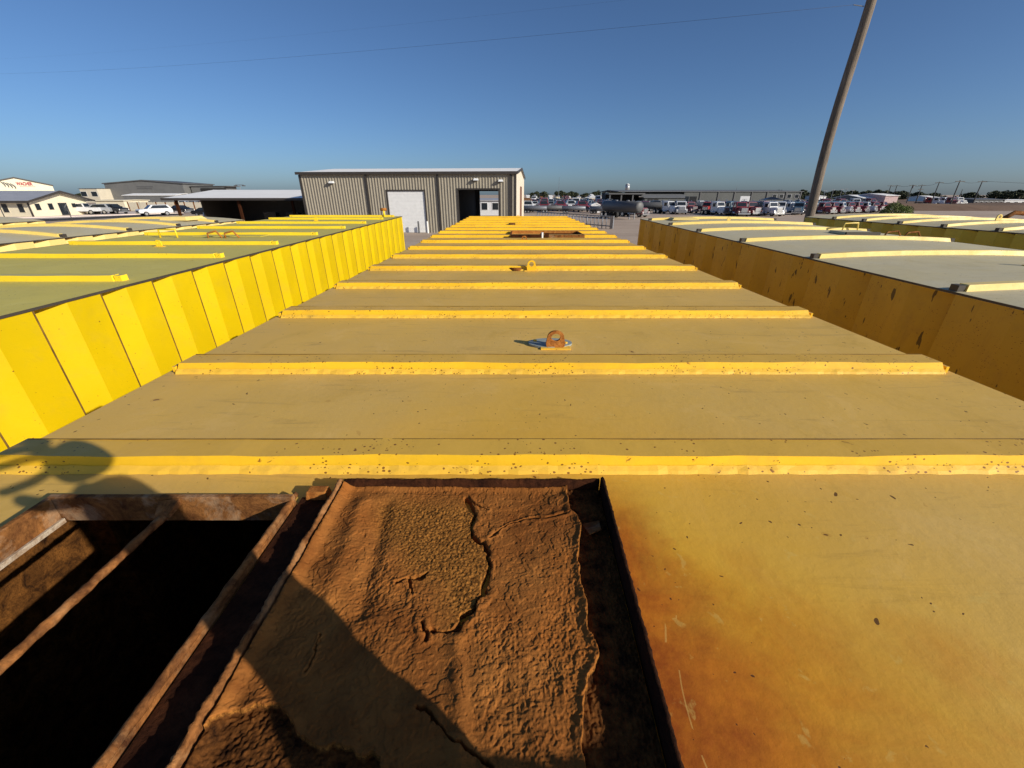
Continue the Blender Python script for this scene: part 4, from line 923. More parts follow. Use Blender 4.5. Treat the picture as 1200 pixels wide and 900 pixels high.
# ------------------------------------------------------------------ vehicles
def wheel(root, x, y, r, w=.25, rim=True):
    a_ = MB().tube([(x - w / 2, y, r), (x - w / 2 + .03, y, r), (x + w / 2 - .03, y, r), (x + w / 2, y, r)], [r * .9, r, r, r * .9], 16).build('wheel', M['tyre'], root)
    if rim:
        s_ = 1 if x > 0 else -1; MB().tube([(x + s_ * (w / 2 + .002), y, r), (x + s_ * (w / 2 + .015), y, r)], r * .58, 12).build('rim', M['chrome'], a_)
def car(kind, paint, label, group=None):
    """front faces -Y, wheels on z=0"""
    t = thing(kind, label, {'pickup_truck': 'pickup truck', 'suv': 'car', 'sedan': 'car'}[kind], (0, 0, 0), 0, group)
    W_ = .95
    if kind == 'pickup_truck':
        L_ = 5.7; low = [(-2.85, .55), (-2.85, .95), (-2.75, 1.12), (-1.45, 1.22), (-1.3, 1.24), (1.0, 1.24), (1.0, 1.20), (2.85, 1.20), (2.85, .55)]
        cab = [(-1.35, 1.24), (-.65, 1.86), (.75, 1.88), (.98, 1.24)]; wy = (-1.85, 1.75); r = .40
    elif kind == 'suv':
        L_ = 4.8; low = [(-2.4, .45), (-2.4, .9), (-2.25, 1.05), (-1.1, 1.12), (2.3, 1.15), (2.4, .95), (2.4, .45)]
        cab = [(-1.15, 1.12), (-.45, 1.72), (1.9, 1.74), (2.3, 1.15)]; wy = (-1.5, 1.4); r = .37
    else:
        L_ = 4.7; low = [(-2.35, .35), (-2.35, .7), (-2.2, .82), (-1.0, .92), (1.6, .98), (2.3, .93), (2.35, .4)]
        cab = [(-1.1, .92), (-.2, 1.40), (.9, 1.40), (1.75, .97)]; wy = (-1.4, 1.4); r = .33
    MB().prism(low, -W_, W_, 'x').build('body', paint, t, bevel=.05)
    n = len(cab); m = MB(); ti = .16; vs = [(-W_ + .05 + (ti if z > cab[0][1] + .2 else 0), y, z) for y, z in cab] + [(W_ - .05 - (ti if z > cab[0][1] + .2 else 0), y, z) for y, z in cab]
    m.add(vs, [(0, 1, 2, 3), (7, 6, 5, 4), (0, 4, 5, 1), (1, 5, 6, 2), (2, 6, 7, 3)]).build('cabin', paint, t, bevel=.03)
    def lerp(a_, b_, k_): return tuple(a_[i] + (b_[i] - a_[i]) * k_ for i in range(len(a_)))
    # windscreen and rear glass proud of the cabin, side glass
    for q, nm, off in (((0, 4, 5, 1), 'windscreen', (0, -.012, .012)), ((3, 7, 6, 2), 'rear_window', (0, .015, .01))):
        c4 = [Vector(vs[i]) for i in q]; ctr = sum(c4, Vector()) / 4
        pts = [ctr + (p - ctr) * .86 + Vector(off) for p in c4]; bk = [p - Vector(off) * .6 for p in pts]
        MB().add(pts + bk, [(0, 1, 2, 3), (7, 6, 5, 4), (0, 4, 5, 1), (1, 5, 6, 2), (2, 6, 7, 3), (3, 7, 4, 0)]).build(nm, M['glass'], t)
    for sgn, o_ in ((-1, 0), (1, 4)):
        c4 = [Vector(vs[i + o_]) for i in range(4)]; ctr = sum(c4, Vector()) / 4
        pts = [ctr + (p - ctr) * .80 + Vector((sgn * .012, 0, 0)) for p in c4]; bk = [p - Vector((sgn * .01, 0, 0)) for p in pts]
        MB().add(pts + bk, [(0, 1, 2, 3), (7, 6, 5, 4), (0, 4, 5, 1), (1, 5, 6, 2), (2, 6, 7, 3), (3, 7, 4, 0)]).build('side_window', M['glass'], t)
    fy = low[0][0]
    MB().box(-.55, .55, fy - .03, fy + .02, low[0][1] + .12, low[1][1] - .03).build('grille', M['grey_dk'], t)
    MB().box(-.93, .93, fy - .08, fy + .05, low[0][1] - .12, low[0][1] + .1).build('bumper', M['chrome'], t)
    for s_ in (-1, 1):
        MB().box(s_ * .90 - .13 if s_ > 0 else -.90 - .03, s_ * .90 + .03 if s_ > 0 else -.90 + .13, fy - .03, fy + .05, low[1][1] - .22, low[1][1] - .02).build('headlight', M['lamp'], t)
        for y in wy: wheel(t, s_ * (W_ - .10), y, r)
        MB().box(s_ * 1.03 - .07, s_ * 1.03 + .07, cab[0][0] + .25, cab[0][0] + .33, cab[0][1] + .02, cab[0][1] + .2).build('mirror', paint, t)
    if kind == 'pickup_truck': MB().box(-W_ + .1, W_ - .1, 1.05, 2.75, 1.203, 1.215).build('bed', M['dark'], t)
    return t
def tractor(paint, label, group=None):
    """heavy road tractor, front faces -Y, about 2.9 m tall"""
    t = thing('truck_tractor', label, 'truck', (0, 0, 0), 0, group)
    MB().box(-.45, .45, -2.9, 3.3, .55, .85).build('chassis', M['black'], t)
    MB().box(-.85, .85, -3.0, -1.3, .75, 1.75, top=(.12, .12, .12, -.05)).build('hood', paint, t, bevel=.08)
    for s_ in (-1, 1): MB().prism([(-3.05, .7), (-2.9, 1.15), (-2.2, 1.2), (-1.75, .95), (-1.6, .6), (-3.05, .55)], s_ * .86 if s_ > 0 else -1.2, s_ * 1.2 if s_ > 0 else -.86, 'x').build('fender', paint, t, bevel=.04)
    MB().prism([(-1.3, .8), (-1.3, 1.85), (-.95, 2.72), (.6, 2.80), (.6, .8)], -1.05, 1.05, 'x').build('cab', paint, t, bevel=.06)
    m = MB(); m.add([(-.92, -1.30, 1.93), (.92, -1.30, 1.93), (.86, -1.03, 2.60), (-.86, -1.03, 2.60), (-.92, -1.26, 1.93), (.92, -1.26, 1.93), (.86, -.99, 2.60), (-.86, -.99, 2.60)],
                    [(0, 1, 2, 3), (7, 6, 5, 4), (0, 4, 5, 1), (1, 5, 6, 2), (2, 6, 7, 3), (3, 7, 4, 0)]).build('windscreen', M['glass'], t)
    for s_ in (-1, 1): MB().box(s_ * 1.062 - .01, s_ * 1.062 + .01, -.85, .1, 1.75, 2.45).build('side_window', M['glass'], t)
    MB().box(-.62, .62, -3.06, -2.98, .8, 1.62).build('grille', M['chrome'], t)
    MB().box(-1.2, 1.2, -3.25, -3.08, .38, .72).build('bumper', M['chrome'], t, bevel=.03)
    for s_ in (-1, 1):
        MB().box(s_ * 1.02 - .14, s_ * 1.02 + .14, -3.12, -3.04, .85, 1.05).build('headlight', M['lamp'], t)
        MB().tube([(s_ * 1.0, .75, .8), (s_ * 1.0, .75, 3.15)], .07, 8).build('exhaust_stack', M['chrome'], t, True)
        MB().tube([(s_ * .95, -.9, .62), (s_ * .95, .4, .62)], .28, 12).build('fuel_tank', M['chrome'], t, True)
        MB().box(s_ * 1.32 - .05, s_ * 1.32 + .05, -1.15, -1.0, 1.8, 2.4).build('mirror', M['chrome'], t)
        for y, w_ in ((-2.3, .28), (1.7, .5), (2.85, .5)): wheel(t, s_ * .98, y, .50, w_)
    MB().box(-.4, .4, 1.4, 2.8, .86, 1.0).build('fifth_wheel', M['black'], t)
    return t
def trailer(paint, label, group=None):
    t = thing('tank_trailer', label, 'trailer', (0, 0, 0), 0, group)
    MB().box(-.4, .4, -4.5, 4.5, .95, 1.1).build('chassis', M['black'], t)
    MB().tube([(0, -4.6, 1.85), (0, -4.4, 1.85), (0, 4.4, 1.85), (0, 4.6, 1.85)], [.55, .82, .82, .55], 20).build('tank_barrel', paint, t, True)
    for y in (-1.5, 1.5): MB().tube([(0, y, 2.6), (0, y, 2.8)], .25, 10).build('manway', M['steel'], t)
    for s_ in (-1, 1):
        MB().box(s_ * 1.0 - .25, s_ * 1.0 + .25, 1.9, 4.5, 1.03, 1.1).build('mudguard', M['black'], t)
        for y in (2.5, 3.7): wheel(t, s_ * .95, y, .5, .5)
        MB().box(s_ * .5 - .06, s_ * .5 + .06, -2.9, -2.78, .0, .95).build('landing_leg', M['steel'], t)
    return t

proto = {}
def put(kind, paint, px, py, rz, label, group=None, scale=1.0):
    key = (kind, paint); p = G(px, py)
    if key not in proto:
        t = {'tractor': lambda: tractor(M[paint], label, group), 'trailer': lambda: trailer(M[paint], label, group)}.get(kind, lambda: car(kind, M[paint], label, group))()
        t.location = (p.x, p.y, 0); t.rotation_euler = (0, 0, rz); t.scale = (scale,) * 3; proto[key] = t; return t
    r = dup(proto[key], (p.x, p.y, 0), rz, label, group, scale)
    if group is None and 'group' in r: del r['group']
    return r
# left lot
put('pickup_truck', 'vwhite', 99, 251.3, R(-78), 'white pickup truck parked in front of the cream office, nearest its door')
put('suv', 'silver', 118, 250.9, R(-82), 'silver car nose to nose between the white pickup and the black car')
put('suv', 'black', 135, 250.6, R(80), 'black car parked in front of the low cream garage')
put('suv', 'vwhite', 183, 252.8, R(-35), 'white sport utility car standing alone by the roadside left of the carport')
put('sedan', 'black', 214, 249.5, R(70), 'dark sedan parked behind the carport\'s left post')
put('sedan', 'vwhite', 262, 256.5, R(85), 'white sedan parked under the carport roof')
put('sedan', 'black', 246, 254, R(85), 'dark sedan under the carport beside the white sedan')
G1 = 'cars in the distant row behind the carport'
for i, (x, c, k_) in enumerate(((216, 'vwhite', 'suv'), (228, 'silver', 'suv'), (236, 'red', 'suv'), (245, 'black', 'suv'), (252, 'vwhite', 'pickup_truck'), (260, 'silver', 'pickup_truck'), (268, 'vwhite', 'suv'))):
    nm = {'vwhite': 'white', 'silver': 'silver', 'red': 'red', 'black': 'black'}[c]
    put(k_, c, x, 243.3 + .3 * (i % 2), R(20 - 8 * i), '%s %s in the distant row behind the carport, %s from the left' % (nm, 'car' if k_ == 'suv' else 'pickup', ['first', 'second', 'third', 'fourth', 'fifth', 'sixth', 'seventh'][i]), G1)
ordn_ = 0; ordn = ['first', 'second', 'third', 'fourth', 'fifth', 'sixth', 'seventh', 'eighth', 'ninth', 'tenth', 'eleventh', 'twelfth', 'thirteenth', 'fourteenth', 'fifteenth', 'sixteenth', 'seventeenth', 'eighteenth', 'nineteenth', 'twentieth']
# centre yard: row of crew trucks beyond the pipe fence
for i, (x, c, y) in enumerate(((618, 'vwhite', 248), (636, 'maroon', 247.5), (655, 'maroon', 247.2), (668, 'vwhite', 246.5), (680, 'maroon', 248), (711, 'maroon', 247))):
    put('pickup_truck', c, x, y, R(4 + 3 * (i % 3)), '%s pickup in the row just beyond the grey pipe fence, %s from the workshop' % ('white' if c == 'vwhite' else 'maroon', ordn[i]), 'pickups beyond the pipe fence', 1.12)
for i in range(12):
    x = 616 + i * 9.5; c = ('vwhite', 'black', 'silver', 'maroon')[(i * 7) % 4]
    put(('suv', 'pickup_truck')[i % 2], c, x, 240.6 + (i % 3) * .5, R(10 * (i % 4)), '%s %s in the second far row right of the workshop, %s along' % ({'vwhite': 'white', 'black': 'black', 'silver': 'silver', 'maroon': 'maroon'}[c], ('car', 'pickup')[i % 2], ordn[i]), 'vehicles in the second far row')
for i in range(12):
    x = 614 + i * 12.3; c = ('silver', 'vwhite', 'maroon', 'vwhite', 'black')[(i * 3) % 5]
    put(('pickup_truck', 'tractor')[i % 3 == 1], c, x, 236.8 + (i % 2) * .5, R(15 * (i % 5) - 30), '%s %s in the farthest row right of the workshop, %s along' % ({'vwhite': 'white', 'black': 'black', 'silver': 'silver', 'maroon': 'maroon'}[c], ('pickup', 'truck tractor')[i % 3 == 1], ordn[i]), 'vehicles in the farthest row')
for i in range(10):
    x = 617 + i * 9.6; c = ('maroon', 'vwhite', 'maroon', 'silver', 'maroon')[i % 5]
    put(('pickup_truck', 'tractor')[i % 4 == 2], c, x, 243.7 + (i % 2) * .5, R(12 * (i % 3) - 8), '%s %s in the second row beyond the pipe fence, %s along' % ({'vwhite': 'white', 'silver': 'silver', 'maroon': 'maroon'}[c], ('pickup', 'truck tractor')[i % 4 == 2], ordn[i]), 'vehicles in the second row beyond the pipe fence', .92)
for i in range(18):
    x = 613.5 + i * 5.9; c = ('vwhite', 'silver', 'black', 'vwhite', 'maroon', 'blue')[(i * 5) % 6]
    put(('suv', 'pickup_truck')[i % 2], c, x, 238.7 + (i % 3) * .3, R(17 * (i % 4)), '%s %s in the crowded far row right of the workshop, %s along' % ({'vwhite': 'white', 'black': 'black', 'silver': 'silver', 'maroon': 'maroon', 'blue': 'blue grey'}[c], ('car', 'pickup')[i % 2], ordn[i]), 'vehicles in the crowded far row')
for i in range(9):
    c = ('maroon', 'maroon', 'vwhite')[i % 3]
    put(('pickup_truck', 'tractor')[i % 2], c, 955 + i * 8.8, 244.6 - .15 * i, R(-20 + 13 * (i % 4)), '%s %s behind the tractors near the green bush, %s from the left' % ({'vwhite': 'white', 'maroon': 'maroon'}[c], ('pickup', 'truck tractor')[i % 2], ordn[i]), 'vehicles behind the right tractors', .85)
for i in range(11):
    c = ('vwhite', 'black', 'silver', 'blue')[(i * 3) % 4]
    put('pickup_truck', c, 748 + i * 15.3, 245.5 - (i % 3) * .6, R(-30 + 21 * (i % 4)), '%s pickup parked against the long grey warehouse, %s from the left' % ({'vwhite': 'white', 'black': 'black', 'silver': 'silver', 'blue': 'blue grey'}[c], ordn[i]), 'pickups against the grey warehouse')
for i, (x, y, rz_, c) in enumerate(((627, 249.6, 80, 'steel'), (647, 249.0, 95, 'grey_dk'), (672, 249.8, 84, 'steel'), (688, 245.2, 20, 'blue'), (705, 250.6, 70, 'steel'))):
    put('trailer', c, x, y, R(rz_), '%s tank trailer between the pickups beyond the pipe fence, %s from the workshop' % ({'steel': 'steel grey', 'grey_dk': 'dark grey', 'blue': 'blue grey'}[c], ordn[i]), 'trailers among the pickups', .5)
for i, (x, y, c) in enumerate(((755, 248, 'maroon'), (768, 246.5, 'black'), (806, 249.5, 'maroon'), (818, 246.4, 'vwhite'), (828, 250, 'red'), (886, 250, 'black'), (893, 247, 'maroon'), (921, 251, 'vwhite'), (934, 251.5, 'blue'), (941, 249.5, 'maroon'))):
    put('tractor', c, x, y, R(-35 + 23 * (i % 4)), '%s truck tractor squeezed between others before the grey warehouse, %s from the left' % ({'vwhite': 'white', 'maroon': 'maroon', 'black': 'black', 'red': 'red', 'blue': 'blue grey'}[c], ordn[i]), 'tractors crowded before the grey warehouse', .74)
# small white shed with pitched top
block('shed', 'small white pitched roof shed standing among the maroon pickups', 'shed', G(697.5, 249.3).x, G(697.5, 249.3).y, 1.75, 2.0, 1.35, M['vwhite'], M['white_roof'], 0, .35, ridge='y', over=.08, door=(0, .7, 1.1))
put('trailer', 'grey_dk', 727, 256, R(24), 'dark grey tank trailer standing at the end of the pipe fence', None, .92)
put('tractor', 'maroon', 741, 254, R(40), 'maroon truck tractor coupled beside the dark tank trailer', None, .80)
put('trailer', 'grey_dk', 766, 249.6, R(78), 'dark grey tank trailer left of the two white truck tractors', None, .75)
for x, y, c, rz, lab in ((781, 250.5, 'vwhite', 28, 'white truck tractor in front of the black container, left of the pair'),
                        (796, 250.8, 'vwhite', -12, 'white truck tractor in front of the black container, right of the pair'),
                        (838, 252, 'vwhite', 20, 'white truck tractor left of the maroon tractors below the white billboard'),
                        (847, 251.2, 'maroon', 15, 'maroon truck tractor just left of the blue one'),
                        (855, 251.6, 'blue', 10, 'blue grey truck tractor left of the white billboard'),
                        (864, 253, 'maroon', -5, 'maroon truck tractor directly below the white billboard'),
                        (876, 252.5, 'maroon', 8, 'maroon truck tractor right of the white billboard'),
                        (899, 253, 'vwhite', 12, 'white truck tractor nearest behind the right tanks, beside the tall white cab'),
                        (911, 252, 'vwhite', -25, 'tall white truck tractor under the black canopy')):
    put('tractor', c, x, y, R(rz), lab, None, .80)
put('trailer', 'steel', 822, 249.5, R(70), 'steel grey tank trailer right of the black container', None, .75)
for i in range(7):
    put('trailer', 'blue', 918 + i * 11, 247.8 - .25 * i, R(74), 'blue grey tank trailer in the row behind the tall wooden pole, %s from the left' % ordn[i], 'blue trailers behind the wooden pole', .72)
for i in range(6): 
    put('pickup_truck', 'vwhite', 922 + i * 13, 242.2 - .2 * i, R(30 - 9 * i), 'white pickup beyond the blue trailers, %s from the left' % ordn[i], 'white pickups beyond the blue trailers', 1.0)
for i in range(8):
    c = 'maroon' if i % 3 != 2 else 'vwhite'
    put('tractor', c, 962 + i * 9.6, 250.6 - .35 * i, R(20 + 9 * (i % 3)), '%s truck tractor between the wooden pole and green bush, %s from the left' % ('maroon' if c == 'maroon' else 'white', ordn[i]), 'tractors right of the wooden pole', .72)
for i in range(5):
    c = ('red', 'vwhite', 'vwhite', 'maroon', 'vwhite')[i]
    put('tractor', c, 1084 + i * 9, 240.2 + .2 * (i % 2), R(60 - 15 * i), '%s truck tractor among the distant utility poles, %s from the left' % ({'red': 'red', 'vwhite': 'white', 'maroon': 'maroon'}[c], ordn[i]), 'tractors among the utility poles', .9)
# frame rack left of the canopy, black container, billboard, canopy
p = G(809.5, 246.5)
cn = thing('shipping_container', 'tall black container standing on end in front of the grey warehouse', 'container', (p.x, p.y, 0), R(5))
for x0_, x1_, y0_, y1_ in ((-.95, .95, 0, 1.9),): MB().box(x0_, x1_, y0_, y1_, 0, 2.95).build('container_body', M['black'], cn)
for i in range(6): MB().box(-.9 + .32 * i, -.9 + .32 * i + .16, -.04, -.001, .1, 2.85).build('corrugation', M['black'], cn)
MB().box(-.97, -.9, -.08, -.041, 0, 3.0).build('corner_post', M['grey_dk'], cn); MB().box(.9, .97, -.08, -.041, 0, 3.0).build('corner_post', M['grey_dk'], cn)
p = G(870.5, 243.5)
bbd = thing('billboard', 'blank white billboard on one post in front of the grey warehouse', 'sign', (p.x, p.y, 0))
MB().box(-1.3, 1.3, -.1, 0, 1.55, 2.95).build('sign_panel', M['vwhite'], bbd); MB().tube([(0, .08, 0), (0, .08, 2.8)], .09, 10).build('post', M['brown'], bbd)
MB().box(-.8, .7, -.115, -.101, 2.1, 2.25).build('sign_print', M['grey_roof'], bbd)
p = G(902, 243)
ct = thing('canopy_tent', 'black peaked canopy in front of the right end of the grey warehouse', 'canopy', (p.x, p.y, 0))
MB().add([(-2.6, -1.8, 2.0), (2.6, -1.8, 2.0), (2.6, 1.8, 2.0), (-2.6, 1.8, 2.0), (-.4, 0, 2.75), (.4, 0, 2.75)], [(0, 1, 5, 4), (1, 2, 5), (2, 3, 4, 5), (3, 0, 4), (3, 2, 1, 0)]).build('canopy_top', M['black'], ct)
for x in (-2.5, 2.5):
    for y in (-1.7, 1.7): MB().tube([(x, y, 0), (x, y, 2.0)], .04, 8).build('leg', M['steel'], ct)

# pipe fence right of the tank's far end
PFa, PFb = Vector((3.4, 59)), Vector((10.4, 46.4)); n = 22; ang = math.atan2(PFb.y - PFa.y, PFb.x - PFa.x); Lf = (PFb - PFa).length
PF = thing('pipe_fence', 'grey steel pipe fence between the middle tank and the yard of pickups', 'fence', (PFa.x, PFa.y, 0), ang)
for z in (1.22, .28): MB().tube([(0, 0, z), (Lf, 0, z)], .055, 8).build('rail', M['steel'], PF, True)
for i in range(n + 1): MB().tube([(i * Lf / n, 0, .0), (i * Lf / n, 0, 1.2)], .045 if i % 4 else .07, 8).build('upright', M['steel'], PF, True)
MB().box(Lf - .02, Lf + .45, -.05, .05, .05, 1.3).build('end_panel', M['steel'], PF)

# ------------------------------------------------------------------ right side buildings
LW = thing('warehouse', 'long grey metal warehouse with dark ribs of trim at the right', 'building', (0, 0, 0))
Yw_ = 178
def XW(px, Yy=Yw_, z=2.0): return (px - 600) / F * (Yy * CP + (EYE - z) * SP)
x0, x1, x2, x3 = XW(712), XW(752), XW(801), XW(938)
MB().box(x2, x3, Yw_, Yw_ + 40, 0, 4.35).build('main_wall', M['shed_grey'], LW)
MB().prism([(Yw_ - .4, 4.36), (Yw_ + 20, 5.0), (Yw_ + 40.4, 4.36), (Yw_ + 40.4, 4.5), (Yw_ + 20, 5.2), (Yw_ - .4, 4.56)], x0 + 4, x3 + .5, 'x').build('main_roof', M['slate_roof'], LW)
MB().box(x1, x2 - .01, Yw_ - 4, Yw_ + 30, 0, 2.35).build('low_wall', M['shed_grey'], LW)
MB().add([(x1 - .5, Yw_ - 4.5, 2.36), (x2 - .01, Yw_ - 4.5, 2.36), (x2 - .01, Yw_ + 4, 4.34), (x1 - 7, Yw_ + 4, 4.34), (x1 - .5, Yw_ - 4.5, 2.2), (x2 - .01, Yw_ - 4.5, 2.2)], [(0, 1, 2, 3), (4, 5, 1, 0)]).build('low_roof', M['slate_roof'], LW)
MB().box(x0, x1 - .02, Yw_ + 4.1, Yw_ + 12, 0, 4.0).build('bay_wall', M['dark'], LW)
for f_ in (0, .33, .66): MB().box(x0 + (x1 - x0) * f_, x0 + (x1 - x0) * f_ + .5, Yw_ - 3, Yw_ - 2.6, 0, 3.4).build('bay_column', M['grey_dk'], LW)
MB().box(x0 - .4, x1 + .2, Yw_ - 3.4, Yw_ + 4.09, 3.41, 3.9).build('bay_roof', M['grey_dk'], LW)
for px in (820, 841, 860, 880, 898, 920, 937): MB().box(XW(px) - .2, XW(px) + .2, Yw_ - .25, Yw_ - .001, 0, 4.3).build('downspout', M['grey_dk'], LW)
for px in (907, 915, 924, 933): f = MB().box(XW(px) - .9, XW(px) + .9, Yw_ - .1, Yw_ - .001, 2.1, 3.5).build('window', M['grey_roof'], LW); MB().box(XW(px) - .7, XW(px) + .7, Yw_ - .15, Yw_ - .101, 2.2, 3.4).build('pane', M['glass'], f)
MB().box(XW(762) - 2, XW(762) + 2, Yw_ - 4.15, Yw_ - 4.001, .8, 1.9).build('dark_opening', M['dark'], LW)
wt = thing('water_tower', 'small water tower rising behind the left end of the long grey warehouse', 'water tower', (61, 240, 0))
MB().tube([(0, 0, 5.4), (0, 0, 8.2)], 1.15, 16).build('tank', M['silver'], wt, True)
MB().tube([(0, 0, 8.2), (0, 0, 8.7)], [1.2, .1], 16).build('tank_cap', M['white'], wt, True)
for a_ in range(4): MB().tube([(1.3 * math.cos(a_ * PI / 2 + .8), 1.3 * math.sin(a_ * PI / 2 + .8), 0), (1.0 * math.cos(a_ * PI / 2 + .8), 1.0 * math.sin(a_ * PI / 2 + .8), 5.4)], .15, 6).build('leg', M['steel'], wt)

def bld(px0, px1, ytop, dist, label, mat, rmat, rise=.5, wins=0, name='far_building', cat='building', depth=14, group=None):
    zc_ = dist * CP + SP * 2; xa, xb = (px0 - 600) / F * zc_, (px1 - 600) / F * zc_
    h = EYE - (ytop - Y0) * zc_ * CP / F
    ws = [((xb - xa) * ((i + .5) / wins - .5), h * .3, (xb - xa) / wins * .45, h * .35) for i in range(wins)] if wins else ()
    return block(name, label, cat, (xa + xb) / 2, dist, xb - xa, depth, h, mat, rmat, 0, rise, ws, group=group)
bld(1036, 1051, 229.5, 150, 'pink and white shed behind the first two utility poles', simple('pink_siding', (0.55, .38, .36), .6), M['white_roof'], .6, 0)
bld(1010, 1034, 232.2, 155, 'low shed with long white sloping roof left of the pink shed', M['grey'], M['white_roof'], .9)
bld(1142, 1177, 234.2, 165, 'long dark grey building with a row of dark windows at the far right', M['grey_dk'], M['grey_dk'], .4, 6)
bld(1177.6, 1215, 235.0, 165, 'white building with dark windows at the right edge', M['white'], M['white_roof'], .2, 4)
bld(728 - 8, 738, 228, 420, 'distant white building right of the water tower', M['white'], M['white_roof'], .8)
bld(692, 704, 230.8, 300, 'long low white building above the white shed', M['white'], M['white_roof'], .5)
bld(688, 712, 232.4, 260, 'wide pale building on the skyline above the white shed', M['cream'], M['white_roof'], .3)
bld(613, 621, 234.6, 140, 'small pale house just right of the workshop', M['cream'], M['rust_frame'], .5, 2)
bld(1090, 1100, 231.5, 240, 'distant white house between the middle utility poles', M['white'], M['white_roof'], .8)
bld(958, 968, 230.2, 330, 'distant white building just right of the wooden pole', M['white'], M['white_roof'], .6)
rs = random.Random(3)
for i in range(14):
    px = 618 + i * 8.2 + rs.uniform(-2, 2)
    if px > 712: break
    bld(px, px + rs.uniform(2.2, 5), 230.2 + rs.uniform(-1.3, 1.5), 300 + rs.uniform(0, 180), 'far %s house on the skyline, %s to the right of the workshop' % (['white', 'cream', 'grey'][i % 3], ordn[i]),
        [M['white'], M['cream'], M['grey']][i % 3], [M['white_roof'], M['grey_roof'], M['rust_frame']][i % 3], .9, group='far houses right of the workshop')
# pipes lying on the far right beyond the tanks
pz = thing('pipe_stack', 'cream pipe with two bent ends lying beyond the rightmost tank', 'pipe', (0, 0, 0))
MB().tube([(17.6, 15.0, 2.63), (20.8, 14.9, 2.63)], .10, 12).build('pipe', M['tan_light'], pz, True)
MB().tube([(16.6, 15, 2.5), (17.0, 15, 2.75), (17.4, 15, 2.72), (17.59, 15, 2.66)], .07, 10).build('elbow', M['rust_bar'], pz, True)
MB().tube([(20.0, 15, 2.68), (20.05, 15, 3.0), (19.75, 15, 3.1)], .06, 10).build('elbow', M['tan_light'], pz, True)
for x in (18.2, 20.3): MB().box(x - .08, x + .08, 14.85, 15.1, 0, 2.52).build('stand', M['rust_dark'], pz)

# embankment on the right
em = MB(); pts_ = [(100, 120), (300, 120), (600, 170)]
n = 60; vs = []; fs = []
for i in range(n + 1):
    x = 72 + i * 7; h = 1.15 + .25 * math.sin(i * .7) * math.sin(i * .23) + .2 * rs.random()
    vs += [(x, 100, 0), (x, 106 + rs.random(), h), (x, 130, h * .9), (x, 140, 0)]
    if i: o_ = 4 * (i - 1); fs += [(o_ + k_, o_ + 4 + k_, o_ + 5 + k_, o_ + 1 + k_) for k_ in range(3)]
em.add(vs, fs).build('embankment', M['soil'], kind='structure')
vs = []; fs = []
for i in range(40):
    x = -100 + i * .7; h = .5 * math.exp(-((i - 18) / 9) ** 2) + .08 * rs.random()
    vs += [(x, 62 - .05 * i, 0), (x, 63.5 - .05 * i, h), (x, 65 - .05 * i, 0)]
    if i: o_ = 3 * (i - 1); fs += [(o_ + k_, o_ + 3 + k_, o_ + 4 + k_, o_ + 1 + k_) for k_ in range(2)]
MB().add(vs, fs).build('grass_verge', M['drygrass'], kind='structure')

# ------------------------------------------------------------------ vegetation
def leaf_cloud(n, fn, size, seed):
    r_ = random.Random(seed); m = MB()
    for i in range(n):
        c = fn(r_); s_ = size * r_.uniform(.5, 1.4)
        a_ = Vector((r_.gauss(0, 1), r_.gauss(0, 1), r_.gauss(0, 1))).normalized(); b_ = a_.orthogonal().normalized(); d_ = a_.cross(b_)
        m.add([c + b_ * s_, c + d_ * s_ * .7, c - b_ * s_, c - d_ * s_ * .7], [(0, 1, 2, 3)])
    return m
def build_raw(m, name, mat, parent=None, kind=None):
    me = bpy.data.meshes.new(name); me.from_pydata(m.v, [], m.f); me.materials.append(mat)
    o = bpy.data.objects.new(name, me); COL.objects.link(o)
    if parent: o.parent = parent
    if kind: o['kind'] = kind
    return o
p = G(1050, 250)
bs = thing('bush', 'round green bush in front of the brown embankment', 'bush', (p.x, p.y, 0))
def bf(r_):
    while True:
        x, y, z = r_.uniform(-1, 1), r_.uniform(-1, 1), r_.uniform(0, 1)
        if x * x + y * y + z * z < 1 and x * x + y * y + z * z > r_.random() * .8: return Vector((x * 3.1, y * 1.8, z * 1.75 * (1 - .25 * math.sin(x * 5)) + .05))
build_raw(leaf_cloud(3200, bf, .09, 5), 'foliage', M['leaf_bush'], bs)
for a_ in range(5): MB().tube([(0, 0, 0), (math.cos(a_ * 1.3) * 1.2, math.sin(a_ * 1.3) * .8, .8)], [.06, .02], 6).build('stem', M['wood'], bs)
def treeline(x0, x1, y, hmin, hmax, n, seed, size):
    r2 = random.Random(seed); cl = [(r2.uniform(x0, x1), y + r2.uniform(-25, 25), r2.uniform(hmin, hmax)) for _ in range(int((x1 - x0) / 6))]
    def f(r_):
        cx, cy, h = cl[r_.randrange(len(cl))]; t_ = r_.random()
        w_ = 4.5 * math.sin(PI * min(1, .15 + t_ * .85)) ** .6
        return Vector((cx + r_.gauss(0, w_ * .6), cy + r_.gauss(0, w_ * .5), h * t_))
    return leaf_cloud(n, f, size, seed)
build_raw(treeline(200, 620, 360, 4.4, 6.6, 52000, 1, .75), 'distant_woodland', M['leaf'], kind='stuff')
build_raw(treeline(20, 130, 520, 4.0, 7.5, 7000, 2, .9), 'distant_woodland', M['leaf'], kind='stuff')
build_raw(treeline(130, 330, 620, 3.5, 6.0, 9000, 6, .9), 'distant_woodland', M['leaf'], kind='stuff')
build_raw(treeline(-620, -120, 600, 3.5, 6.0, 16000, 4, .9), 'distant_woodland', M['leaf'], kind='stuff')
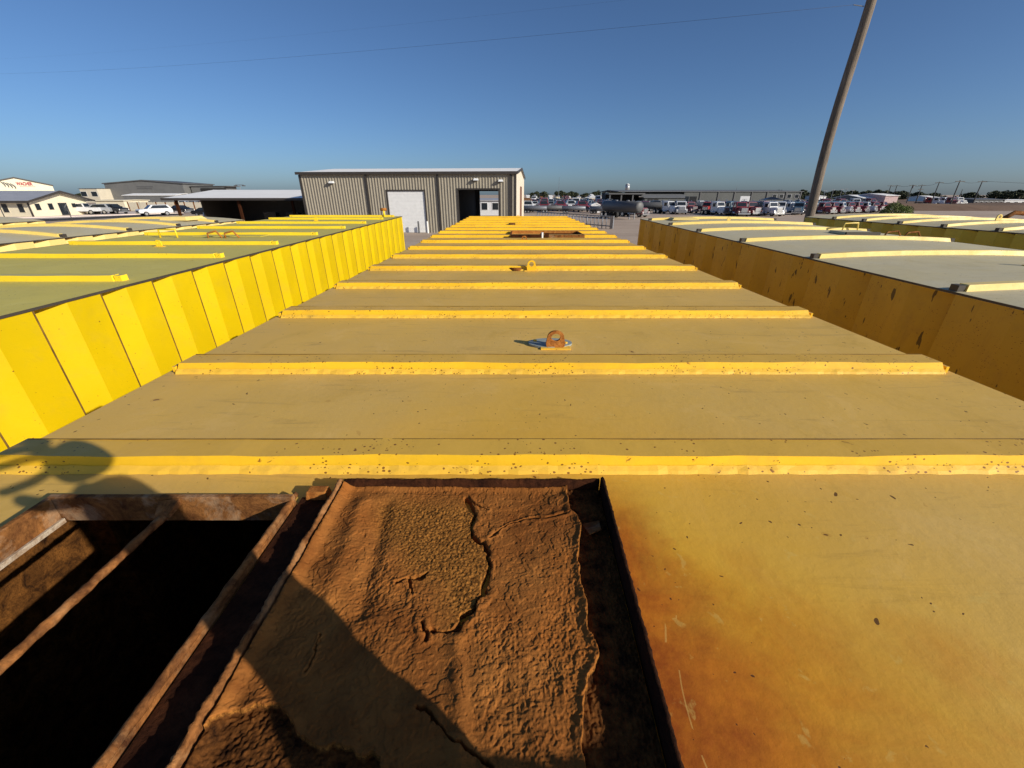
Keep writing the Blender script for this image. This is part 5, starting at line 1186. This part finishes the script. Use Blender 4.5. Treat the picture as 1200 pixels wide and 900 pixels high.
def tree(x, y, h, label, seed, group):
    t = thing('tree', label, 'tree', (x, y, 0), 0, group)
    MB().tube([(0, 0, 0), (.1, 0, h * .35), (0, .1, h * .75)], [.25, .18, .05], 7).build('trunk', M['wood'], t)
    cs = [(rs.uniform(-.28, .28) * h, rs.uniform(-.28, .28) * h, rs.uniform(.35, .85) * h, rs.uniform(.13, .24) * h) for _ in range(7)]
    def f(r_):
        c = cs[r_.randrange(7)]; v = Vector((r_.gauss(0, 1), r_.gauss(0, 1), r_.gauss(0, .8))).normalized() * c[3] * r_.random() ** .4
        return Vector(c[:3]) + v
    build_raw(leaf_cloud(700, f, h * .05, seed), 'crown', M['leaf'], t)
for i, (px, d, h) in enumerate(((628, 330, 5.4), (640, 300, 5.0), (652, 360, 6.2), (664, 320, 5.2), (676, 350, 5.6), (684, 300, 5.2), (700, 400, 7.0), (708, 330, 5.6))):
    tree((px - 600) / F * d * CP, d, h, 'dark tree on the skyline right of the workshop, %s from it' % ordn[i], 50 + i, 'skyline trees right of the workshop')
for i, (px, d, h) in enumerate(((1030, 230, 5.2), (1168, 300, 6.5), (1183, 300, 6.0), (1196, 290, 5.6))):
    tree((px - 600) / F * d * CP, d, h, ['dark tree behind the long white sloping roof', 'tall dark tree right of the last utility pole', 'dark tree above the white building at the right edge', 'dark tree at the very right edge'][i], 70 + i, None)

# ------------------------------------------------------------------ poles and wires
Pz = thing('utility_pole', 'thick weathered wooden pole rising past the top of the picture', 'utility pole', (8.66, 12.9, 0))
n = 26; m = MB().tube([(.05 * math.sin(i * .5), 0, i * 13.2 / n) for i in range(n + 1)], [.128 - .036 * i / n for i in range(n + 1)], 18)
m.build('pole', M['wood'], Pz, True)
MB().box(-1.2, 1.2, -.24, -.13, 12.3, 12.45).build('crossarm', M['wood'], Pz)
for x in (-1.1, -.5, .5, 1.1): MB().tube([(x, -.18, 12.45), (x, -.18, 12.62)], [.04, .03], 8).build('insulator', M['cap'], Pz, True)
MB().tube([(-.36, .0, 7.49), (-.10, .0, 7.46)], .010, 6).build('bracket', M['steel'], Pz)
fp = thing('utility_pole', 'wooden pole left of the picture carrying the two faint wires', 'utility pole', (-82, 62, 0))
MB().tube([(0, 0, 0), (0, 0, 18.4)], [.2, .12], 12).build('pole', M['wood'], fp, True); MB().box(-1.2, 1.2, -.24, -.13, 16.8, 16.95).build('crossarm', M['wood'], fp)
def wire(a_, b_, sag, r, label, name='power_line', group=None):
    a_, b_ = Vector(a_), Vector(b_); pts = [a_.lerp(b_, i / 30) - Vector((0, 0, 4 * sag * (i / 30) * (1 - i / 30))) for i in range(31)]
    return tag(MB().tube(pts, r, 5).build(name, M['wire'], smooth=True), label, 'wire', group)
wire((8.31, 12.9, 7.49), (-82, 61.8, 17.3), .9, .0026, 'lower faint wire crossing the sky at the left')
wire((8.55, 12.9, 8.1), (-82, 61.8, 18.3), .8, .0010, 'upper faint wire crossing the sky at the left')
tops = []
for i, (px, pt, dist) in enumerate(((1046, 217, 175), (1053, 217, 180), (1072, 216.5, 165), (1083, 216.5, 160), (1103, 213.2, 140), (1128, 211.5, 120), (1154, 212, 128), (1131, 222, 210))):
    zc_ = dist * CP; x = (px - 600) / F * (zc_ - 2); h = EYE + (Y0 - pt) * zc_ * CP / F
    u = thing('utility_pole', 'distant utility pole with crossarm, %s' % ['leftmost of the row at the right', 'second of the row, behind the pink shed', 'third of the row, with a transformer', 'fourth of the row, with double crossarm', 'fifth of the row', 'tallest, sixth of the row', 'last of the row, nearest the right edge', 'short and thin between the two tallest'][i], 'utility pole', (x, dist, 0), 0, 'utility poles at the right')
    MB().tube([(0, 0, 0), (0, 0, h)], [.16, .11], 8).build('pole', M['brown'], u)
    if i < 7: MB().box(-1.3, 1.3, -.16, -.06, h - .35, h - .18).build('crossarm', M['brown'], u)
    if i == 2: MB().tube([(.3, 0, h - 1.2), (.3, 0, h - .4)], .25, 8).build('transformer', M['steel'], u)
    if i == 3: MB().box(-.9, .9, -.16, -.06, h - 1.6, h - 1.4).build('crossarm', M['brown'], u)
    if i < 7: tops.append((x, dist, h - .1))
order = [0, 1, 2, 3, 4, 5, 6]
for a_, b_ in zip(order[:-1], order[1:]): wire(tops[a_], tops[b_], .5, .035, 'wire strung between distant utility poles %s and %s of the right row' % (ordn[a_], ordn[b_]), group='wires between the distant poles')
wire(tops[6], (tops[6][0] + 60, 118, tops[6][2] - .6), .8, .035, 'wire running off the right edge from the last distant pole')
for i, (px, d, yt) in enumerate(((966, 200, 224), (975, 210, 223), (985, 205, 222.5), (990, 230, 222), (998, 190, 223.5))):
    h = EYE + (Y0 - yt + 1) * d * CP * CP / F
    u = thing('light_mast', 'thin distant mast above the maroon tractors, %s from the left' % ordn[i], 'mast', ((px - 600) / F * d * CP, d, 0), 0, 'thin masts above the tractors')
    MB().tube([(0, 0, 0), (0, 0, h)], .12, 6).build('mast_tube', M['steel'], u); MB().box(-.7, .7, -.1, .1, h - .3, h - .1).build('arm', M['steel'], u)
for px, yt, d, lab in ((655, 208.5, 260, 'thin tall radio mast on the skyline right of the workshop'), (864, 219, 260, 'short antenna on the skyline above the grey warehouse'), (277, 216.5, 110, 'street light with two arms above the carport roof')):
    h = EYE + (Y0 - yt) * d * CP * CP / F
    u = thing('street_light' if px == 277 else 'radio_mast', lab, 'street light' if px == 277 else 'mast', ((px - 600) / F * (d * CP - 2), d, 0))
    MB().tube([(0, 0, 0), (0, 0, h)], [.14, .05], 6).build('mast_tube', M['steel'], u)
    MB().box(-1.0 if px == 277 else -.3, 1.0 if px == 277 else .3, -.1, .1, h - .15, h).build('arm', M['steel'], u)
    if px == 277:
        for x in (-1, 1): MB().box(x - .35, x + .35, -.15, .15, h - .35, h - .151).build('lamp_head', M['grey_dk'], u)
# two signs by the far road
for px, py, h, lab, w_ in ((9, 262, 2.2, 'small dark road sign on a leaning post in front of the cream office', .5), (85, 258.5, 1.4, 'small black mailbox sign on a post beside the road', .7)):
    p = G(px, py); u = thing('road_sign', lab, 'sign', (p.x, p.y, 0), R(-40))
    MB().tube([(0, 0, 0), (0, 0, h)], .05, 6).build('post', M['brown'], u); MB().box(-w_ / 2, w_ / 2, -.08, -.05, h - .5, h).build('panel', M['grey_dk'], u)
print('objects', len(bpy.data.objects), 'proto', len(proto))
